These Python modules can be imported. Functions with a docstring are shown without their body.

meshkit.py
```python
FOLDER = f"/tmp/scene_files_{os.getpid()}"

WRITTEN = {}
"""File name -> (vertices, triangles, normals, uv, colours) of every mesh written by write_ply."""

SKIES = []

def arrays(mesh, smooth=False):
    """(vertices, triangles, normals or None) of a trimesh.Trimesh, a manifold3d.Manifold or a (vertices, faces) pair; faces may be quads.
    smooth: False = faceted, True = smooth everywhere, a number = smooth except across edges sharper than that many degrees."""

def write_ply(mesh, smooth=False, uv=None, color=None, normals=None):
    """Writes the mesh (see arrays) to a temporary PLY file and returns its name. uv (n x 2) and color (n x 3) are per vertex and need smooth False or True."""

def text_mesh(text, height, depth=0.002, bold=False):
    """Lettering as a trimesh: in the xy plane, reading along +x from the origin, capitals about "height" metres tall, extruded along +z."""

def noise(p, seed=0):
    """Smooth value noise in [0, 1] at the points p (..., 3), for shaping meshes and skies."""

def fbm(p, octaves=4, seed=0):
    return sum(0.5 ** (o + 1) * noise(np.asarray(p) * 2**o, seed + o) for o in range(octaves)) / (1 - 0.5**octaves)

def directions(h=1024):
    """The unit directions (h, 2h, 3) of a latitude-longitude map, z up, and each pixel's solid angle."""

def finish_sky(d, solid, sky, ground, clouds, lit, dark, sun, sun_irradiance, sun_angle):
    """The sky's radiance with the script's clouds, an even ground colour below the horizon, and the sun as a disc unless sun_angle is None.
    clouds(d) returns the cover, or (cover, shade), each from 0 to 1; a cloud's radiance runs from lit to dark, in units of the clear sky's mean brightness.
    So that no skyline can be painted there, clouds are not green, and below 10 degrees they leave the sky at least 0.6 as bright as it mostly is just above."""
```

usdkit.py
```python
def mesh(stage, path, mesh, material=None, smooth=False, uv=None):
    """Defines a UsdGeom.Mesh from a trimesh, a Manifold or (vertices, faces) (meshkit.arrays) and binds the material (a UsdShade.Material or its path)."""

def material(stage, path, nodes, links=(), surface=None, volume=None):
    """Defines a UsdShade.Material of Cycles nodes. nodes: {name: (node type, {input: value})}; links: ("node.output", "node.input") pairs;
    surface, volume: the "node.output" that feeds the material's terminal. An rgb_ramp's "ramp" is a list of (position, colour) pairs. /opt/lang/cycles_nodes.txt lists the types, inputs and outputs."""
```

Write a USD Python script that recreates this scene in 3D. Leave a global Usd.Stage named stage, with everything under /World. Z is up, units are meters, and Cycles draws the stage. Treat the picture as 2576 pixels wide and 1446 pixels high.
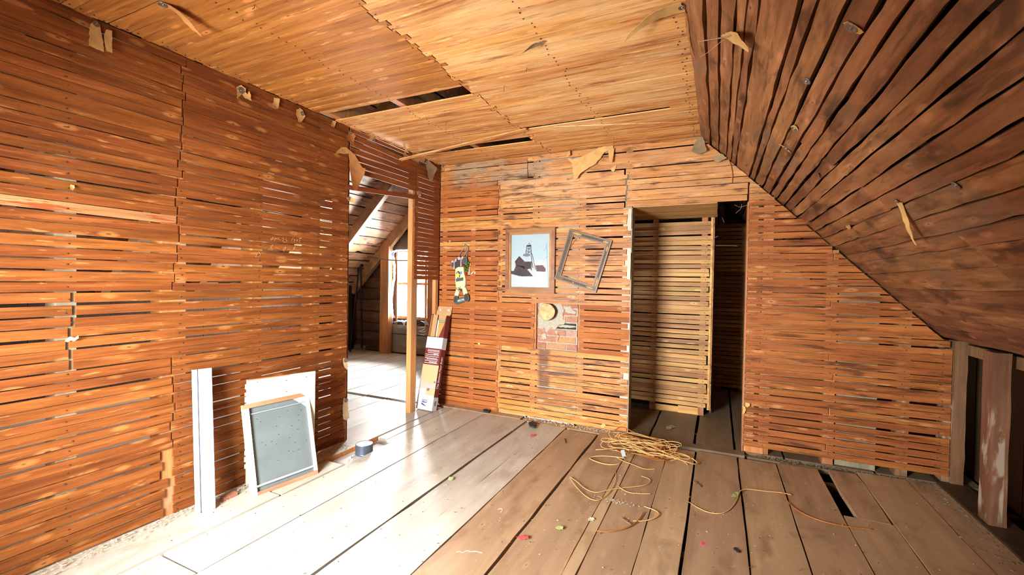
import math, random, numpy as np, trimesh, usdkit, meshkit
import shapely.geometry as sg
from shapely import affinity
from pxr import Usd, UsdGeom, UsdLux, UsdShade, Gf, Sdf, Vt

stage = Usd.Stage.CreateInMemory()
UsdGeom.SetStageUpAxis(stage, UsdGeom.Tokens.z)
UsdGeom.SetStageMetersPerUnit(stage, 1.0)
W = UsdGeom.Xform.Define(stage, '/World')
UsdGeom.Scope.Define(stage, '/World/Looks')

# ------------------------------------------------------------------ camera, sky, daylight, exposure
IW, IH, FPX = 2576, 1446, 1105.687
YAW, PITCH, ROLL, CAMZ = 0.438365, -0.016885, 0.016642, 1.15469
_f = np.array([-math.sin(YAW)*math.cos(PITCH), math.cos(YAW)*math.cos(PITCH), math.sin(PITCH)])
_r = np.cross(_f, [0, 0, 1.0]); _r /= np.linalg.norm(_r); _u = np.cross(_r, _f)
_r, _u = math.cos(ROLL)*_r+math.sin(ROLL)*_u, -math.sin(ROLL)*_r+math.cos(ROLL)*_u
CAM = np.array([0, 0, CAMZ])
cam = UsdGeom.Camera.Define(stage, '/World/camera')
cam.CreateHorizontalApertureAttr(36.0); cam.CreateFocalLengthAttr(FPX/IW*36.0)
cam.CreateClippingRangeAttr(Gf.Vec2f(0.02, 200))
cam.AddTransformOp().Set(Gf.Matrix4d(*_r, 0, *_u, 0, *(-_f), 0, *CAM, 1))
cam.CreateExposureAttr(0.03)

def rect_light(name, c, w, h, facing, power, col=(1, 1, 1)):
    l = UsdLux.RectLight.Define(stage, '/World/'+name)
    z = -np.asarray(facing, float); x = np.cross([0, 0, 1.0], z); x /= np.linalg.norm(x); y = np.cross(z, x)
    l.AddTransformOp().Set(Gf.Matrix4d(*x, 0, *y, 0, *z, 0, *c, 1))
    l.CreateWidthAttr(w); l.CreateHeightAttr(h); l.CreateIntensityAttr(power); l.CreateColorAttr(Gf.Vec3f(*col))
    return l
dome = UsdLux.DomeLight.Define(stage, '/World/sky'); dome.CreateIntensityAttr(4.0); dome.CreateColorAttr(Gf.Vec3f(.95, .98, 1.0))
rect_light('daylight_rear_window', (-1.45, -0.62, 1.12), 0.9, 0.95, (0, .74, -.67), 190.0, (.97, .985, 1.0))
rect_light('daylight_rear_window_low', (-1.45, -0.43, 0.80), 0.74, 1.00, (0, 1, 0), 29.0, (1.0, .985, .96))
rect_light('daylight_side_room_gable_window', (-4.17, 5.46, 1.07), 0.64, 1.00, (0, -1, 0), 210.0, (.95, .98, 1.0))

# ------------------------------------------------------------------ helpers
rng = np.random.default_rng(7)
def ray(x, y): return _f+_r*(x-IW/2)/FPX-_u*(y-IH/2)/FPX
def at(x, y, ax, v):                       # where the sight line of a photo point meets the plane  axis = v
    d = ray(x, y); return CAM+d*((v-CAM[ax])/d[ax])
def atp(x, y, p0, n):
    d = ray(x, y); return CAM+d*(np.dot(np.asarray(p0)-CAM, n)/np.dot(d, n))
XL, YB, HC = -2.343, 3.404, 2.2            # left wall, back wall, ceiling
XJ1, XJ2, XK = -0.600, 0.176, 1.235        # doorway of the closet, end of the back wall
SX, SZ = -0.135, 2.2                       # upper edge of the slope
SD = np.array([0.709, 0, -0.705]); SN = np.array([-0.705, 0, -0.709])      # down the slope; its normal into the room
def slope_pt(s, y, h=0.0): return np.array([SX, y, SZ])+SD*s+SN*h

count = {}
def path_of(name, parent=None):
    base = (str(parent.GetPath()) if parent is not None else '/World')+'/'+name
    k = count.get(base, 0); count[base] = k+1
    return base if k == 0 else f'{base}_{k:03d}'
def tag(p, label=None, cat=None, group=None, kind=None):
    for k, v in (('label', label), ('category', cat), ('group', group), ('kind', kind)):
        if v: p.SetCustomDataByKey(k, v)
    return p
def put(name, mesh, mat, parent=None, smooth=False, **kw):
    return tag(usdkit.mesh(stage, path_of(name, parent), mesh, mat, smooth=smooth).GetPrim(), **kw)
def thing(name, label=None, cat=None, group=None, kind=None):
    return tag(UsdGeom.Xform.Define(stage, path_of(name)).GetPrim(), label, cat, group, kind)
def cat_(ms): return trimesh.util.concatenate([m for m in ms if m is not None])
def box(x0, x1, y0, y1, z0, z1):
    m = trimesh.creation.box([x1-x0, y1-y0, z1-z0]); m.apply_translation([(x0+x1)/2, (y0+y1)/2, (z0+z1)/2]); return m
def board(A, B, wd, n, w, t, seg=4, rag=0.0, e0=(0, 0), e1=(0, 0), warp=0.0):
    """A plank whose front face runs from A to B, w wide along wd, t thick behind n. e0/e1: how far the two corners of an end reach out along the length. rag: how uneven the edges are."""
    A, B, wd, n = (np.asarray(q, float) for q in (A, B, wd, n))
    L = np.linalg.norm(B-A); d = (B-A)/L; v = []
    k0 = rng.uniform(0, 99); step = L/seg*5.5
    e = [(meshkit.fbm(np.stack([np.arange(seg+1)*step, np.full(seg+1, k0+9.7*j), np.zeros(seg+1)], 1), 3)-.5)*4.5*rag+rng.normal(0, rag*.25, seg+1) for j in (0, 1)] if rag else np.zeros((2, seg+1))
    for i in range(seg+1):
        f = i/seg
        for sgn, k in ((-1, 0), (1, 1)):
            off = (1-f)*(-e0[k])+f*e1[k] if i in (0, seg) else 0
            c = A+(B-A)*f+d*off+wd*(sgn*w/2+e[k][i]*sgn)
            h = rng.normal(0, warp)
            v += [c+n*h, c-n*t]
    v = np.array(v); q = []
    for i in range(seg):
        a, b = 4*i, 4*i+4
        q += [(a, a+2, b+2, b), (a+3, a+1, b+1, b+3), (a+1, a, b, b+1), (a+2, a+3, b+3, b+2)]
    q += [(0, 1, 3, 2), (4*seg+2, 4*seg+3, 4*seg+1, 4*seg)]
    m = trimesh.Trimesh(v, np.array([t_ for a in q for t_ in ((a[0], a[1], a[2]), (a[0], a[2], a[3]))]), process=False)
    if np.dot(np.cross(d, wd), n) < 0: m.invert()
    return m
def tube(pts, r, sides=6, smoothing=0, taper=None):
    p = np.asarray(pts, float)
    for _ in range(smoothing):                         # Chaikin
        p = np.vstack([p[:1], np.stack([p[:-1]*.75+p[1:]*.25, p[:-1]*.25+p[1:]*.75], 1).reshape(-1, 3), p[-1:]])
    t = np.gradient(p, axis=0); t /= np.linalg.norm(t, axis=1, keepdims=True)+1e-12
    a = np.array([0, 0, 1.0]) if abs(t[0][2]) < .9 else np.array([1.0, 0, 0])
    v = []
    for i, (c, d) in enumerate(zip(p, t)):
        a = a-d*np.dot(a, d); a /= np.linalg.norm(a)+1e-12; b = np.cross(d, a)
        rr = r if taper is None else r*np.interp(i/(len(p)-1), [0, .1, .9, 1], taper)
        v += [c+rr*(math.cos(k)*a+math.sin(k)*b) for k in np.arange(sides)*2*math.pi/sides]
    f = []
    for i in range(len(p)-1):
        for k in range(sides):
            x, y = i*sides+k, i*sides+(k+1) % sides
            f += [(x, y, y+sides), (x, y+sides, x+sides)]
    n = len(v); v += [p[0], p[-1]]
    for k in range(sides):
        f += [(n, (k+1) % sides, k), (n+1, n-sides+k, n-sides+(k+1) % sides)]
    return trimesh.Trimesh(np.array(v), np.array(f), process=False)
def frame3(o, x, y):
    """4x4 from an origin and two axes; z completes them."""
    x = np.asarray(x, float); x = x/np.linalg.norm(x); y = np.asarray(y, float); y = y-x*np.dot(x, y); y /= np.linalg.norm(y)
    M = np.eye(4); M[:3, 0], M[:3, 1], M[:3, 2], M[:3, 3] = x, y, np.cross(x, y), o; return M
def xf(m, M): m = m.copy(); m.apply_transform(M); return m
def poly(pts, depth, z=0.0):
    p = sg.Polygon(pts).buffer(0)
    ms = [trimesh.creation.extrude_polygon(g, depth, engine='earcut') for g in getattr(p, 'geoms', [p]) if g.area > 0]
    m = cat_(ms); m.apply_translation([0, 0, z]); return m
def lathe(prof, sides=20):
    return trimesh.creation.revolve(np.array(prof), sections=sides)
def sheet(poly3, n, curl, t=.0012, res=.012, rough=.002, seed=0):
    """A torn paper: polygon on a plane, cut into a grid, bent away from it by curl(q) metres along n, with a thickness."""
    P = np.asarray(poly3, float); n = np.asarray(n, float); o = P.mean(0)
    ex = P[1]-P[0]; ex = ex-n*np.dot(ex, n); ex /= np.linalg.norm(ex); ey = np.cross(n, ex)
    q = np.stack([(P-o)@ex, (P-o)@ey], 1)
    pg = sg.Polygon(q).buffer(0)
    if pg.geom_type != 'Polygon': pg = max(pg.geoms, key=lambda g: g.area)
    r_ = np.random.default_rng(seed)
    ring = np.array(pg.segmentize(res).exterior.coords)[:-1]
    ring += r_.normal(0, rough*.5, ring.shape)
    x0, y0, x1, y1 = pg.bounds
    gx, gy = np.meshgrid(np.arange(x0, x1, res), np.arange(y0, y1, res)); g = np.stack([gx.ravel(), gy.ravel()], 1)+res*.3
    inner = pg.buffer(-res*.45)
    from shapely import contains_xy
    g = g[contains_xy(inner, g[:, 0], g[:, 1])]
    pts = np.vstack([ring, g]); nr = len(ring)
    from scipy.spatial import Delaunay
    tri = Delaunay(pts).simplices
    c = pts[tri].mean(1); pg2 = sg.Polygon(ring).buffer(1e-6); tri = tri[contains_xy(pg2, c[:, 0], c[:, 1])]
    a = pts[tri]; cr = (a[:, 1, 0]-a[:, 0, 0])*(a[:, 2, 1]-a[:, 0, 1])-(a[:, 1, 1]-a[:, 0, 1])*(a[:, 2, 0]-a[:, 0, 0])
    tri = np.where(cr[:, None] < 0, tri[:, ::-1], tri)
    X = o+pts[:, :1]*ex+pts[:, 1:]*ey
    X = X+np.array([curl(x) for x in X])[:, None]*n+((meshkit.noise(X*40, seed)-.5)*rough*2)[:, None]*n
    N = len(pts); v = np.vstack([X, X-n*t]); f = [tri, tri[:, ::-1]+N]
    k = np.arange(nr); k2 = (k+1) % nr
    area = np.sum(ring[:, 0]*np.roll(ring[:, 1], -1)-ring[:, 1]*np.roll(ring[:, 0], -1))
    s1, s2 = np.stack([k, k+N, k2], 1), np.stack([k2, k+N, k2+N], 1)
    f += [s1, s2] if area > 0 else [s1[:, ::-1], s2[:, ::-1]]
    return trimesh.Trimesh(v, np.vstack(f), process=False)

# ------------------------------------------------------------------ materials
def L(*c): return tuple(((x/255+.055)/1.055)**2.4 if x/255 > .04045 else x/255/12.92 for x in c)
def plain(name, col, rough=.6, metal=0.0, noise=0.0, nscale=30, spec=.4, bump=0.0, **extra):
    nodes = {'p': ('principled_bsdf', {'base_color': col, 'roughness': rough, 'metallic': metal, 'specular_ior_level': spec, **extra})}; links = []
    if noise:
        nodes.update({'g': ('geometry', {}), 'n': ('noise_texture', {'scale': nscale, 'detail': 4.0, 'roughness': .6}),
                      'r': ('rgb_ramp', {'ramp': [(.3, tuple(c*(1-noise) for c in col)), (.7, tuple(min(1, c*(1+noise*.6)) for c in col))]})})
        links += [('g.position', 'n.vector'), ('n.fac', 'r.fac'), ('r.color', 'p.base_color')]
        if bump:
            nodes['b'] = ('bump', {'strength': bump, 'distance': .004}); links += [('n.fac', 'b.height'), ('b.normal', 'p.normal')]
    return usdkit.material(stage, '/World/Looks/'+name, nodes, links, surface='p.BSDF')
def wood(name, axis, ramp, along=2.2, across=40.0, var=.32, rough=.55, knots=.5, spec=.35, blotch=.35, bump=.25, stain=None, hue=.012, knot_pale=None, speck=0.0):
    """Sawn wood. axis: 0, 1, 2 the way the grain runs; ramp: its tones; stain: (colour, builder of a mask)."""
    sc = [across]*3; sc[axis] = along
    kc = [23.0]*3; kc[axis] = 7.5
    nodes = {
        'g': ('geometry', {}), 'o': ('object_info', {}),
        'rv': ('combine_xyz', {}), 'rs': ('vector_math', {'math_type': 'scale', 'scale': 41.0}), 'ad': ('vector_math', {'math_type': 'add'}),
        'm': ('mapping', {'scale': tuple(sc)}), 'n': ('noise_texture', {'scale': 1.0, 'detail': 8.0, 'roughness': .68, 'distortion': .3}),
        'r': ('rgb_ramp', {'ramp': ramp}),
        'm2': ('mapping', {'scale': tuple(7.0 if i != axis else 1.6 for i in range(3))}), 'n2': ('noise_texture', {'scale': 1.0, 'detail': 3.0}),
        'bl': ('map_range', {'from_min': .3, 'from_max': .7, 'to_min': 1-blotch, 'to_max': 1+blotch*.5, 'clamp': True}),
        'vr': ('map_range', {'from_min': 0.0, 'from_max': 1.0, 'to_min': 1-var, 'to_max': 1+var*.6}),
        'mu': ('math', {'math_type': 'multiply'}), 'h': ('hsv', {'fac': 1.0, 'saturation': 1.0}),
        'hr': ('map_range', {'from_min': 0.0, 'from_max': 1.0, 'to_min': .5-hue, 'to_max': .5+hue}),
        'b': ('bump', {'strength': bump, 'distance': .0025}),
        'p': ('principled_bsdf', {'roughness': rough, 'specular_ior_level': spec})}
    links = [('o.random', 'rv.x'), ('o.random', 'rv.y'), ('o.random', 'rv.z'), ('rv.vector', 'rs.vector1'), ('g.position', 'ad.vector1'), ('rs.vector', 'ad.vector2'),
             ('ad.vector', 'm.vector'), ('m.vector', 'n.vector'), ('n.fac', 'r.fac'), ('ad.vector', 'm2.vector'), ('m2.vector', 'n2.vector'), ('n2.fac', 'bl.value'),
             ('o.random', 'vr.value'), ('bl.result', 'mu.value1'), ('vr.result', 'mu.value2'), ('mu.value', 'h.value'), ('o.random', 'hr.value'), ('hr.result', 'h.hue'),
             ('r.color', 'h.color'), ('n.fac', 'b.height'), ('b.normal', 'p.normal')]
    last = 'h.color'
    if knots:
        mid = ramp[len(ramp)//2][1]
        pale = knot_pale or tuple(min(1, c*2.2+.05) for c in mid)
        nodes.update({'mk': ('mapping', {'scale': tuple(kc)}), 'nk': ('noise_texture', {'scale': .9, 'detail': 2.0}), 'mx': ('mix_vector', {'fac': .18}),
                      'v': ('voronoi_texture', {'scale': 1.0, 'randomness': 1.0}),
                      'k1': ('rgb_ramp', {'ramp': [(0, (knots,)*3), (.16, (knots*.7,)*3), (.27, (0, 0, 0)), (1, (0, 0, 0))]}),
                      'k2': ('rgb_ramp', {'ramp': [(0, (.85,)*3), (.045, (.8,)*3), (.075, (0, 0, 0)), (1, (0, 0, 0))]}),
                      'kr': ('separate_color', {}), 'kp': ('math', {'math_type': 'greater_than', 'value2': .5}), 'kq': ('math', {'math_type': 'multiply'}), 'kq2': ('math', {'math_type': 'multiply'}),
                      'x1': ('mix', {'color2': pale}), 'x2': ('mix', {'color2': tuple(c*.28 for c in mid)})})
        links += [('ad.vector', 'mk.vector'), ('mk.vector', 'nk.vector'), ('mk.vector', 'mx.a'), ('nk.color', 'mx.b'), ('mx.result', 'v.vector'), ('v.distance', 'k1.fac'), ('v.distance', 'k2.fac'),
                  ('v.color', 'kr.color'), ('kr.r', 'kp.value1'), ('k1.color', 'kq.value1'), ('kp.value', 'kq.value2'), ('k2.color', 'kq2.value1'), ('kp.value', 'kq2.value2'),
                  (last, 'x1.color1'), ('kq.value', 'x1.fac'), ('x1.color', 'x2.color1'), ('kq2.value', 'x2.fac')]
        last = 'x2.color'
    for i, (col, build) in enumerate(stain or []):
        nn, ll, out = build(f's{i}'); nodes.update(nn); links += ll
        nodes[f'st{i}'] = ('mix', {'color2': col}); links += [(last, f'st{i}.color1'), (out, f'st{i}.fac')]; last = f'st{i}.color'
    links.append((last, 'p.base_color'))
    return usdkit.material(stage, '/World/Looks/'+name, nodes, links, surface='p.BSDF')
def blob(scale3, lo, hi, amount, box_=None, seed=0.0):
    """A stain: stretched noise above a threshold, inside a soft box ((x0,x1),(y0,y1),(z0,z1)) if given."""
    def build(k):
        nn = {k+'g': ('geometry', {}), k+'m': ('mapping', {'scale': scale3, 'location': (seed, seed*1.7, seed*.6)}), k+'n': ('noise_texture', {'scale': 1.0, 'detail': 4.0, 'roughness': .6, 'distortion': .4}),
              k+'r': ('map_range', {'from_min': lo, 'from_max': hi, 'to_min': 0.0, 'to_max': amount, 'clamp': True})}
        ll = [(k+'g.position', k+'m.vector'), (k+'m.vector', k+'n.vector'), (k+'n.fac', k+'r.value')]; out = k+'r.result'
        if box_:
            nn[k+'s'] = ('separate_xyz', {}); ll.append((k+'g.position', k+'s.vector'))
            for ax, lim in zip('xyz', box_):
                if not lim: continue
                for j, (a, b) in enumerate(((lim[0], lim[0]+lim[2]), (lim[1], lim[1]-lim[2]))):
                    q = f'{k}{ax}{j}'
                    nn[q] = ('map_range', {'range_type': 'smoothstep', 'from_min': a, 'from_max': b, 'to_min': 0.0, 'to_max': 1.0, 'clamp': True})
                    nn[q+'u'] = ('math', {'math_type': 'multiply'})
                    ll += [(f'{k}s.{ax}', q+'.value'), (out, q+'u.value1'), (q+'.result', q+'u.value2')]; out = q+'u.value'
        return nn, ll, out
    return build

DARK_STAIN, GREY_STAIN = L(70, 36, 18), L(150, 128, 100)
lath_left = wood('lath_wall_left', 1, [(.3, L(94, 49, 20)), (.5, L(127, 69, 29)), (.7, L(150, 87, 40))], knots=.55, knot_pale=L(196, 134, 74), rough=.66, spec=.15, var=.2, blotch=.25, hue=.004,
                 stain=[(L(206, 128, 68), blob((1.2, 1.6, 40), .60, .72, .3, seed=3)), (L(86, 40, 16), blob((1, 5, 80), .57, .67, .5, None, 19)), (L(206, 140, 80), blob((1, 8, 60), .63, .71, .5, None, 29))])
lath_header = wood('lath_header', 1, [(.25, L(112, 58, 26)), (.5, L(132, 72, 34)), (.75, L(148, 84, 42))], knots=.25, rough=.68, spec=.15, var=.1, blotch=.2, hue=.003)
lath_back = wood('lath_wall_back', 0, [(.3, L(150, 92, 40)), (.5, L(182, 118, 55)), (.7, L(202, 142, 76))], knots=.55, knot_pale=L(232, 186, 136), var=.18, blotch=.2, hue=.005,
                 stain=[(L(206, 160, 112), blob((1.3, 1, 3.2), .42, .6, .75, ((-1.9, .5, .35), None, (1.62, 2.3, .35)), 2)),
                        (GREY_STAIN, blob((2.2, 1, 5), .38, .54, .85, ((-2.3, -1.2, .2), None, (1.93, 2.3, .12)), 5)),
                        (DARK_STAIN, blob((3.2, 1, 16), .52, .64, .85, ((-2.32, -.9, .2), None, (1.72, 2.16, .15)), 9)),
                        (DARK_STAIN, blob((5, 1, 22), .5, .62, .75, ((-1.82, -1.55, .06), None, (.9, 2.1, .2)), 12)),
                        (L(84, 50, 32), blob((9, 1, 3), .3, .5, .8, ((-1.36, -1.22, .04), None, (.2, .64, .08)), 4)),
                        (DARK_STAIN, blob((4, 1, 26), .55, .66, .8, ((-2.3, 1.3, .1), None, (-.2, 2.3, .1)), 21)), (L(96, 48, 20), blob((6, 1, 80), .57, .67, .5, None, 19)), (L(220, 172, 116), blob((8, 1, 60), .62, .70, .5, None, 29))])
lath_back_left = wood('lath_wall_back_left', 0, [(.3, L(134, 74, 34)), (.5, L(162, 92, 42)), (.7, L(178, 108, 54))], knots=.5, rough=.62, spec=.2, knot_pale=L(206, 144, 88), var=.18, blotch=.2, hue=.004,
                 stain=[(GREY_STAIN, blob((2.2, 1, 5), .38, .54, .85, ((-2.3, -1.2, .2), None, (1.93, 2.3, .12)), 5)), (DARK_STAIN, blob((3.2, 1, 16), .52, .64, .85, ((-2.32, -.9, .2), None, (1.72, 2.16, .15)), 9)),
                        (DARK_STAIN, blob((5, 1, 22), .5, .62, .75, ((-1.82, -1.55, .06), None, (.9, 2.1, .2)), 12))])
lath_back_right = wood('lath_wall_back_right', 0, [(.3, L(130, 72, 34)), (.5, L(160, 92, 44)), (.7, L(178, 112, 60))], knots=.55, rough=.62, spec=.2, knot_pale=L(216, 158, 104), var=.16, blotch=.2, hue=.004,
                 stain=[(DARK_STAIN, blob((3, 1, 24), .54, .66, .75, ((.15, 1.35, .1), None, (-.1, 2, .1)), 31)), (L(90, 44, 18), blob((6, 1, 80), .57, .67, .5, None, 19)), (L(206, 150, 92), blob((8, 1, 60), .63, .71, .5, None, 29))])
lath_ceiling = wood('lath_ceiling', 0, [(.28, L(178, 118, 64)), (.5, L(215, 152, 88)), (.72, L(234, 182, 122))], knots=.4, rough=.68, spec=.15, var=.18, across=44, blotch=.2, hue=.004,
                 stain=[(L(228, 186, 130), blob((1.1, 6, 1), .45, .62, .7, ((-1.35, .0, .3), (.3, 3.4, .2), None), 6)),
                        (L(126, 62, 28), blob((2.2, 22, 1), .56, .68, .7, None, 7)), (L(120, 64, 30), blob((5, 70, 1), .58, .68, .45, None, 17)), (L(240, 204, 150), blob((7, 50, 1), .6, .69, .6, None, 27))])
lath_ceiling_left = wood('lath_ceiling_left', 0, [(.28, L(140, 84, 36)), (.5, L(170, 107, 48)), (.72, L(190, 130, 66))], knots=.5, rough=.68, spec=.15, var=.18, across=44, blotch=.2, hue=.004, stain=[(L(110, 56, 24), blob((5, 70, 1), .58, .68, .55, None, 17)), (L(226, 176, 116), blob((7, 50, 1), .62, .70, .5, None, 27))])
lath_closet = wood('lath_closet', 0, [(.28, L(164, 112, 56)), (.5, L(200, 146, 82)), (.72, L(220, 174, 112))], knots=.45, var=.28)
slope_wood = wood('slope_boards', 1, [(.28, L(104, 64, 38)), (.5, L(146, 95, 58)), (.72, L(174, 124, 82))], knots=.4, var=.24, across=24, rough=.6, bump=.5, hue=.006,
                 stain=[(L(52, 28, 16), blob((11, 3.0, 11), .54, .66, .7, None, 3)), (L(60, 34, 22), blob((40, 3.5, 40), .56, .64, .5, None, 9)), (L(112, 92, 70), blob((3, 1.5, 3), .56, .68, .65, None, 8)), (L(150, 92, 60), blob((5, 4, 5), .58, .66, .5, None, 14))])
roof_wood = wood('roof_boards', 1, [(.2, L(150, 104, 74)), (.5, L(200, 154, 118)), (.8, L(222, 184, 148))], knots=.3, var=.2, across=18, blotch=.3,
                 stain=[(L(58, 40, 36), blob((10, 2.6, 10), .54, .66, .8, None, 3)), (L(110, 74, 58), blob((30, 3, 30), .54, .62, .6, None, 6))])
gable_wood = wood('gable_boards', 0, [(.2, L(54, 36, 26)), (.5, L(88, 62, 46)), (.8, L(110, 84, 66))], knots=.2, var=.35, across=18)
gable_grey = wood('gable_boards_grey', 0, [(.2, L(104, 100, 92)), (.5, L(140, 136, 126)), (.8, L(160, 156, 146))], knots=.2, var=.15, across=18)
rafter_wood = wood('rafters', 1, [(.2, L(120, 84, 60)), (.5, L(160, 120, 90)), (.8, L(180, 140, 110))], knots=.2, var=.2, across=14, along=14)
stud_wood = wood('studs', 2, [(.2, L(150, 84, 44)), (.5, L(184, 116, 66)), (.8, L(204, 146, 94))], knots=.2, var=.15, across=40,
                 stain=[(L(150, 134, 112), blob((12, 12, 5), .52, .62, .6, None, 5))])
lime_stud = wood('limed_studs', 2, [(.2, L(112, 102, 84)), (.5, L(142, 130, 108)), (.8, L(168, 146, 104))], knots=0, var=.1, across=40)
post_wood = wood('post_wood', 2, [(.2, L(150, 86, 48)), (.5, L(186, 122, 76)), (.8, L(208, 152, 108))], knots=.2, var=.12, across=36, stain=[(L(150, 132, 108), blob((8, 8, 2), .48, .6, .6, None, 3))])
knee_wood = wood('knee_studs', 2, [(.2, L(98, 68, 44)), (.5, L(130, 94, 64)), (.8, L(152, 116, 84))], knots=.2, var=.15, across=36,
                 stain=[(L(178, 160, 138), blob((14, 14, 4), .52, .6, .8, ((1.0, 1.256, .005), None, (0, .62, .1)), 11))])
dark_wood = wood('dark_boards', 2, [(.2, L(40, 26, 16)), (.5, L(62, 42, 28)), (.8, L(80, 58, 40))], knots=0, var=.3, across=20)
floor_wood = wood('floor_planks', 1, [(.15, L(132, 106, 79)), (.5, L(166, 136, 103)), (.85, L(182, 153, 118))], along=.9, across=13, knots=.12, var=.12, rough=.5, spec=.4, blotch=.16, bump=.12, hue=.006,
                 stain=[(L(104, 78, 58), blob((5, 2.2, 5), .56, .7, .5, None, 4)), (L(122, 84, 62), blob((7, 3, 7), .58, .64, .35, None, 15)), (L(182, 168, 146), blob((26, 20, 5), .66, .72, .4, None, 2))])
floor_bare = wood('floor_planks_bare', 1, [(.15, L(152, 142, 126)), (.5, L(178, 168, 152)), (.85, L(194, 186, 172))], along=.9, across=13, knots=.12, var=.1, rough=.5, spec=.4, blotch=.14, bump=.12, hue=.004,
                 stain=[(L(130, 112, 92), blob((5, 2.2, 5), .56, .7, .45, None, 4)), (L(206, 200, 188), blob((26, 20, 5), .64, .70, .4, None, 2))])
floor_side = wood('floor_planks_side', 1, [(.15, L(150, 142, 132)), (.5, L(186, 180, 170)), (.85, L(204, 200, 192))], along=.9, across=13, knots=.1, var=.12, rough=.5, blotch=.15, bump=.12, hue=.0)
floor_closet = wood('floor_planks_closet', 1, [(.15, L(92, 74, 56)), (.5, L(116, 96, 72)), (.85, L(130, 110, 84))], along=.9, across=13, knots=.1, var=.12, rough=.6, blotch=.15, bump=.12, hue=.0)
cut_wood = plain('cut_wood', L(190, 120, 66), .7, noise=.3, nscale=60)
void = plain('void', L(26, 20, 16), .9)
plaster = plain('plaster', L(196, 186, 168), .85, noise=.12, nscale=25, bump=.3)
nail_mat = plain('nail', L(84, 56, 40), .6, .2)
steel = plain('steel', L(150, 148, 144), .38, .85, noise=.3, nscale=90)
tin = plain('tin_disc', L(138, 132, 124), .42, .75, noise=.4, nscale=120)
def paper_mat(name, col): 
    return usdkit.material(stage, '/World/Looks/'+name, {'g': ('geometry', {}), 'n': ('noise_texture', {'scale': 22.0, 'detail': 5.0}), 'r': ('rgb_ramp', {'ramp': [(.3, tuple(c*.78 for c in col)), (.7, tuple(min(1, c*1.1) for c in col))]}),
        'p': ('principled_bsdf', {'roughness': .75, 'specular_ior_level': .25}), 't': ('translucent_bsdf', {'color': tuple(c*.7 for c in col)}), 'm': ('mix_closure', {'fac': .18})},
        [('g.position', 'n.vector'), ('n.fac', 'r.fac'), ('r.color', 'p.base_color'), ('p.BSDF', 'm.closure1'), ('t.BSDF', 'm.closure2')], surface='m.closure')
paper_tan, paper_brown, paper_grey, paper_cream = paper_mat('paper_tan', L(222, 178, 112)), paper_mat('paper_brown', L(192, 134, 78)), paper_mat('paper_grey', L(164, 140, 108)), paper_mat('paper_cream', L(228, 208, 168))

# ================================================================== large structure
NX, NY, NZ = np.eye(3)
# ---- floor
floor = thing('floor', kind='structure')
put('subfloor', box(-5.6, 1.7, -.45, 5.6, -.32, -.16), void, floor)
for y in np.arange(-.2, 5.4, .56): put('joist', box(-5.5, 1.6, y-.025, y+.025, -.16, -.027), dark_wood, floor)
def plank(x0, x1, y0, y1, mat, top=0.0, gap=.005, rag=.0022, t=.025, seg=None):
    seg = seg or max(4, int((y1-y0)/.16))
    c = (x0+x1)/2
    put('plank', board((c, y0, top), (c, y1, top), NX, NZ, x1-x0-gap, t, seg, rag, warp=.0006), mat, floor)
RE = -.34
cracks = [-2.06, -1.80, -1.40, -1.205, -1.055, -.797, -.535, -.482, -.285, -.112, .142, .368, .592, .80, 1.04, 1.30]
gaps = [.004, .006, .012, .004, .012, .010, .005, .005, .004, .012, .009, .007, .004, .004, .003, .003]
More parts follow.
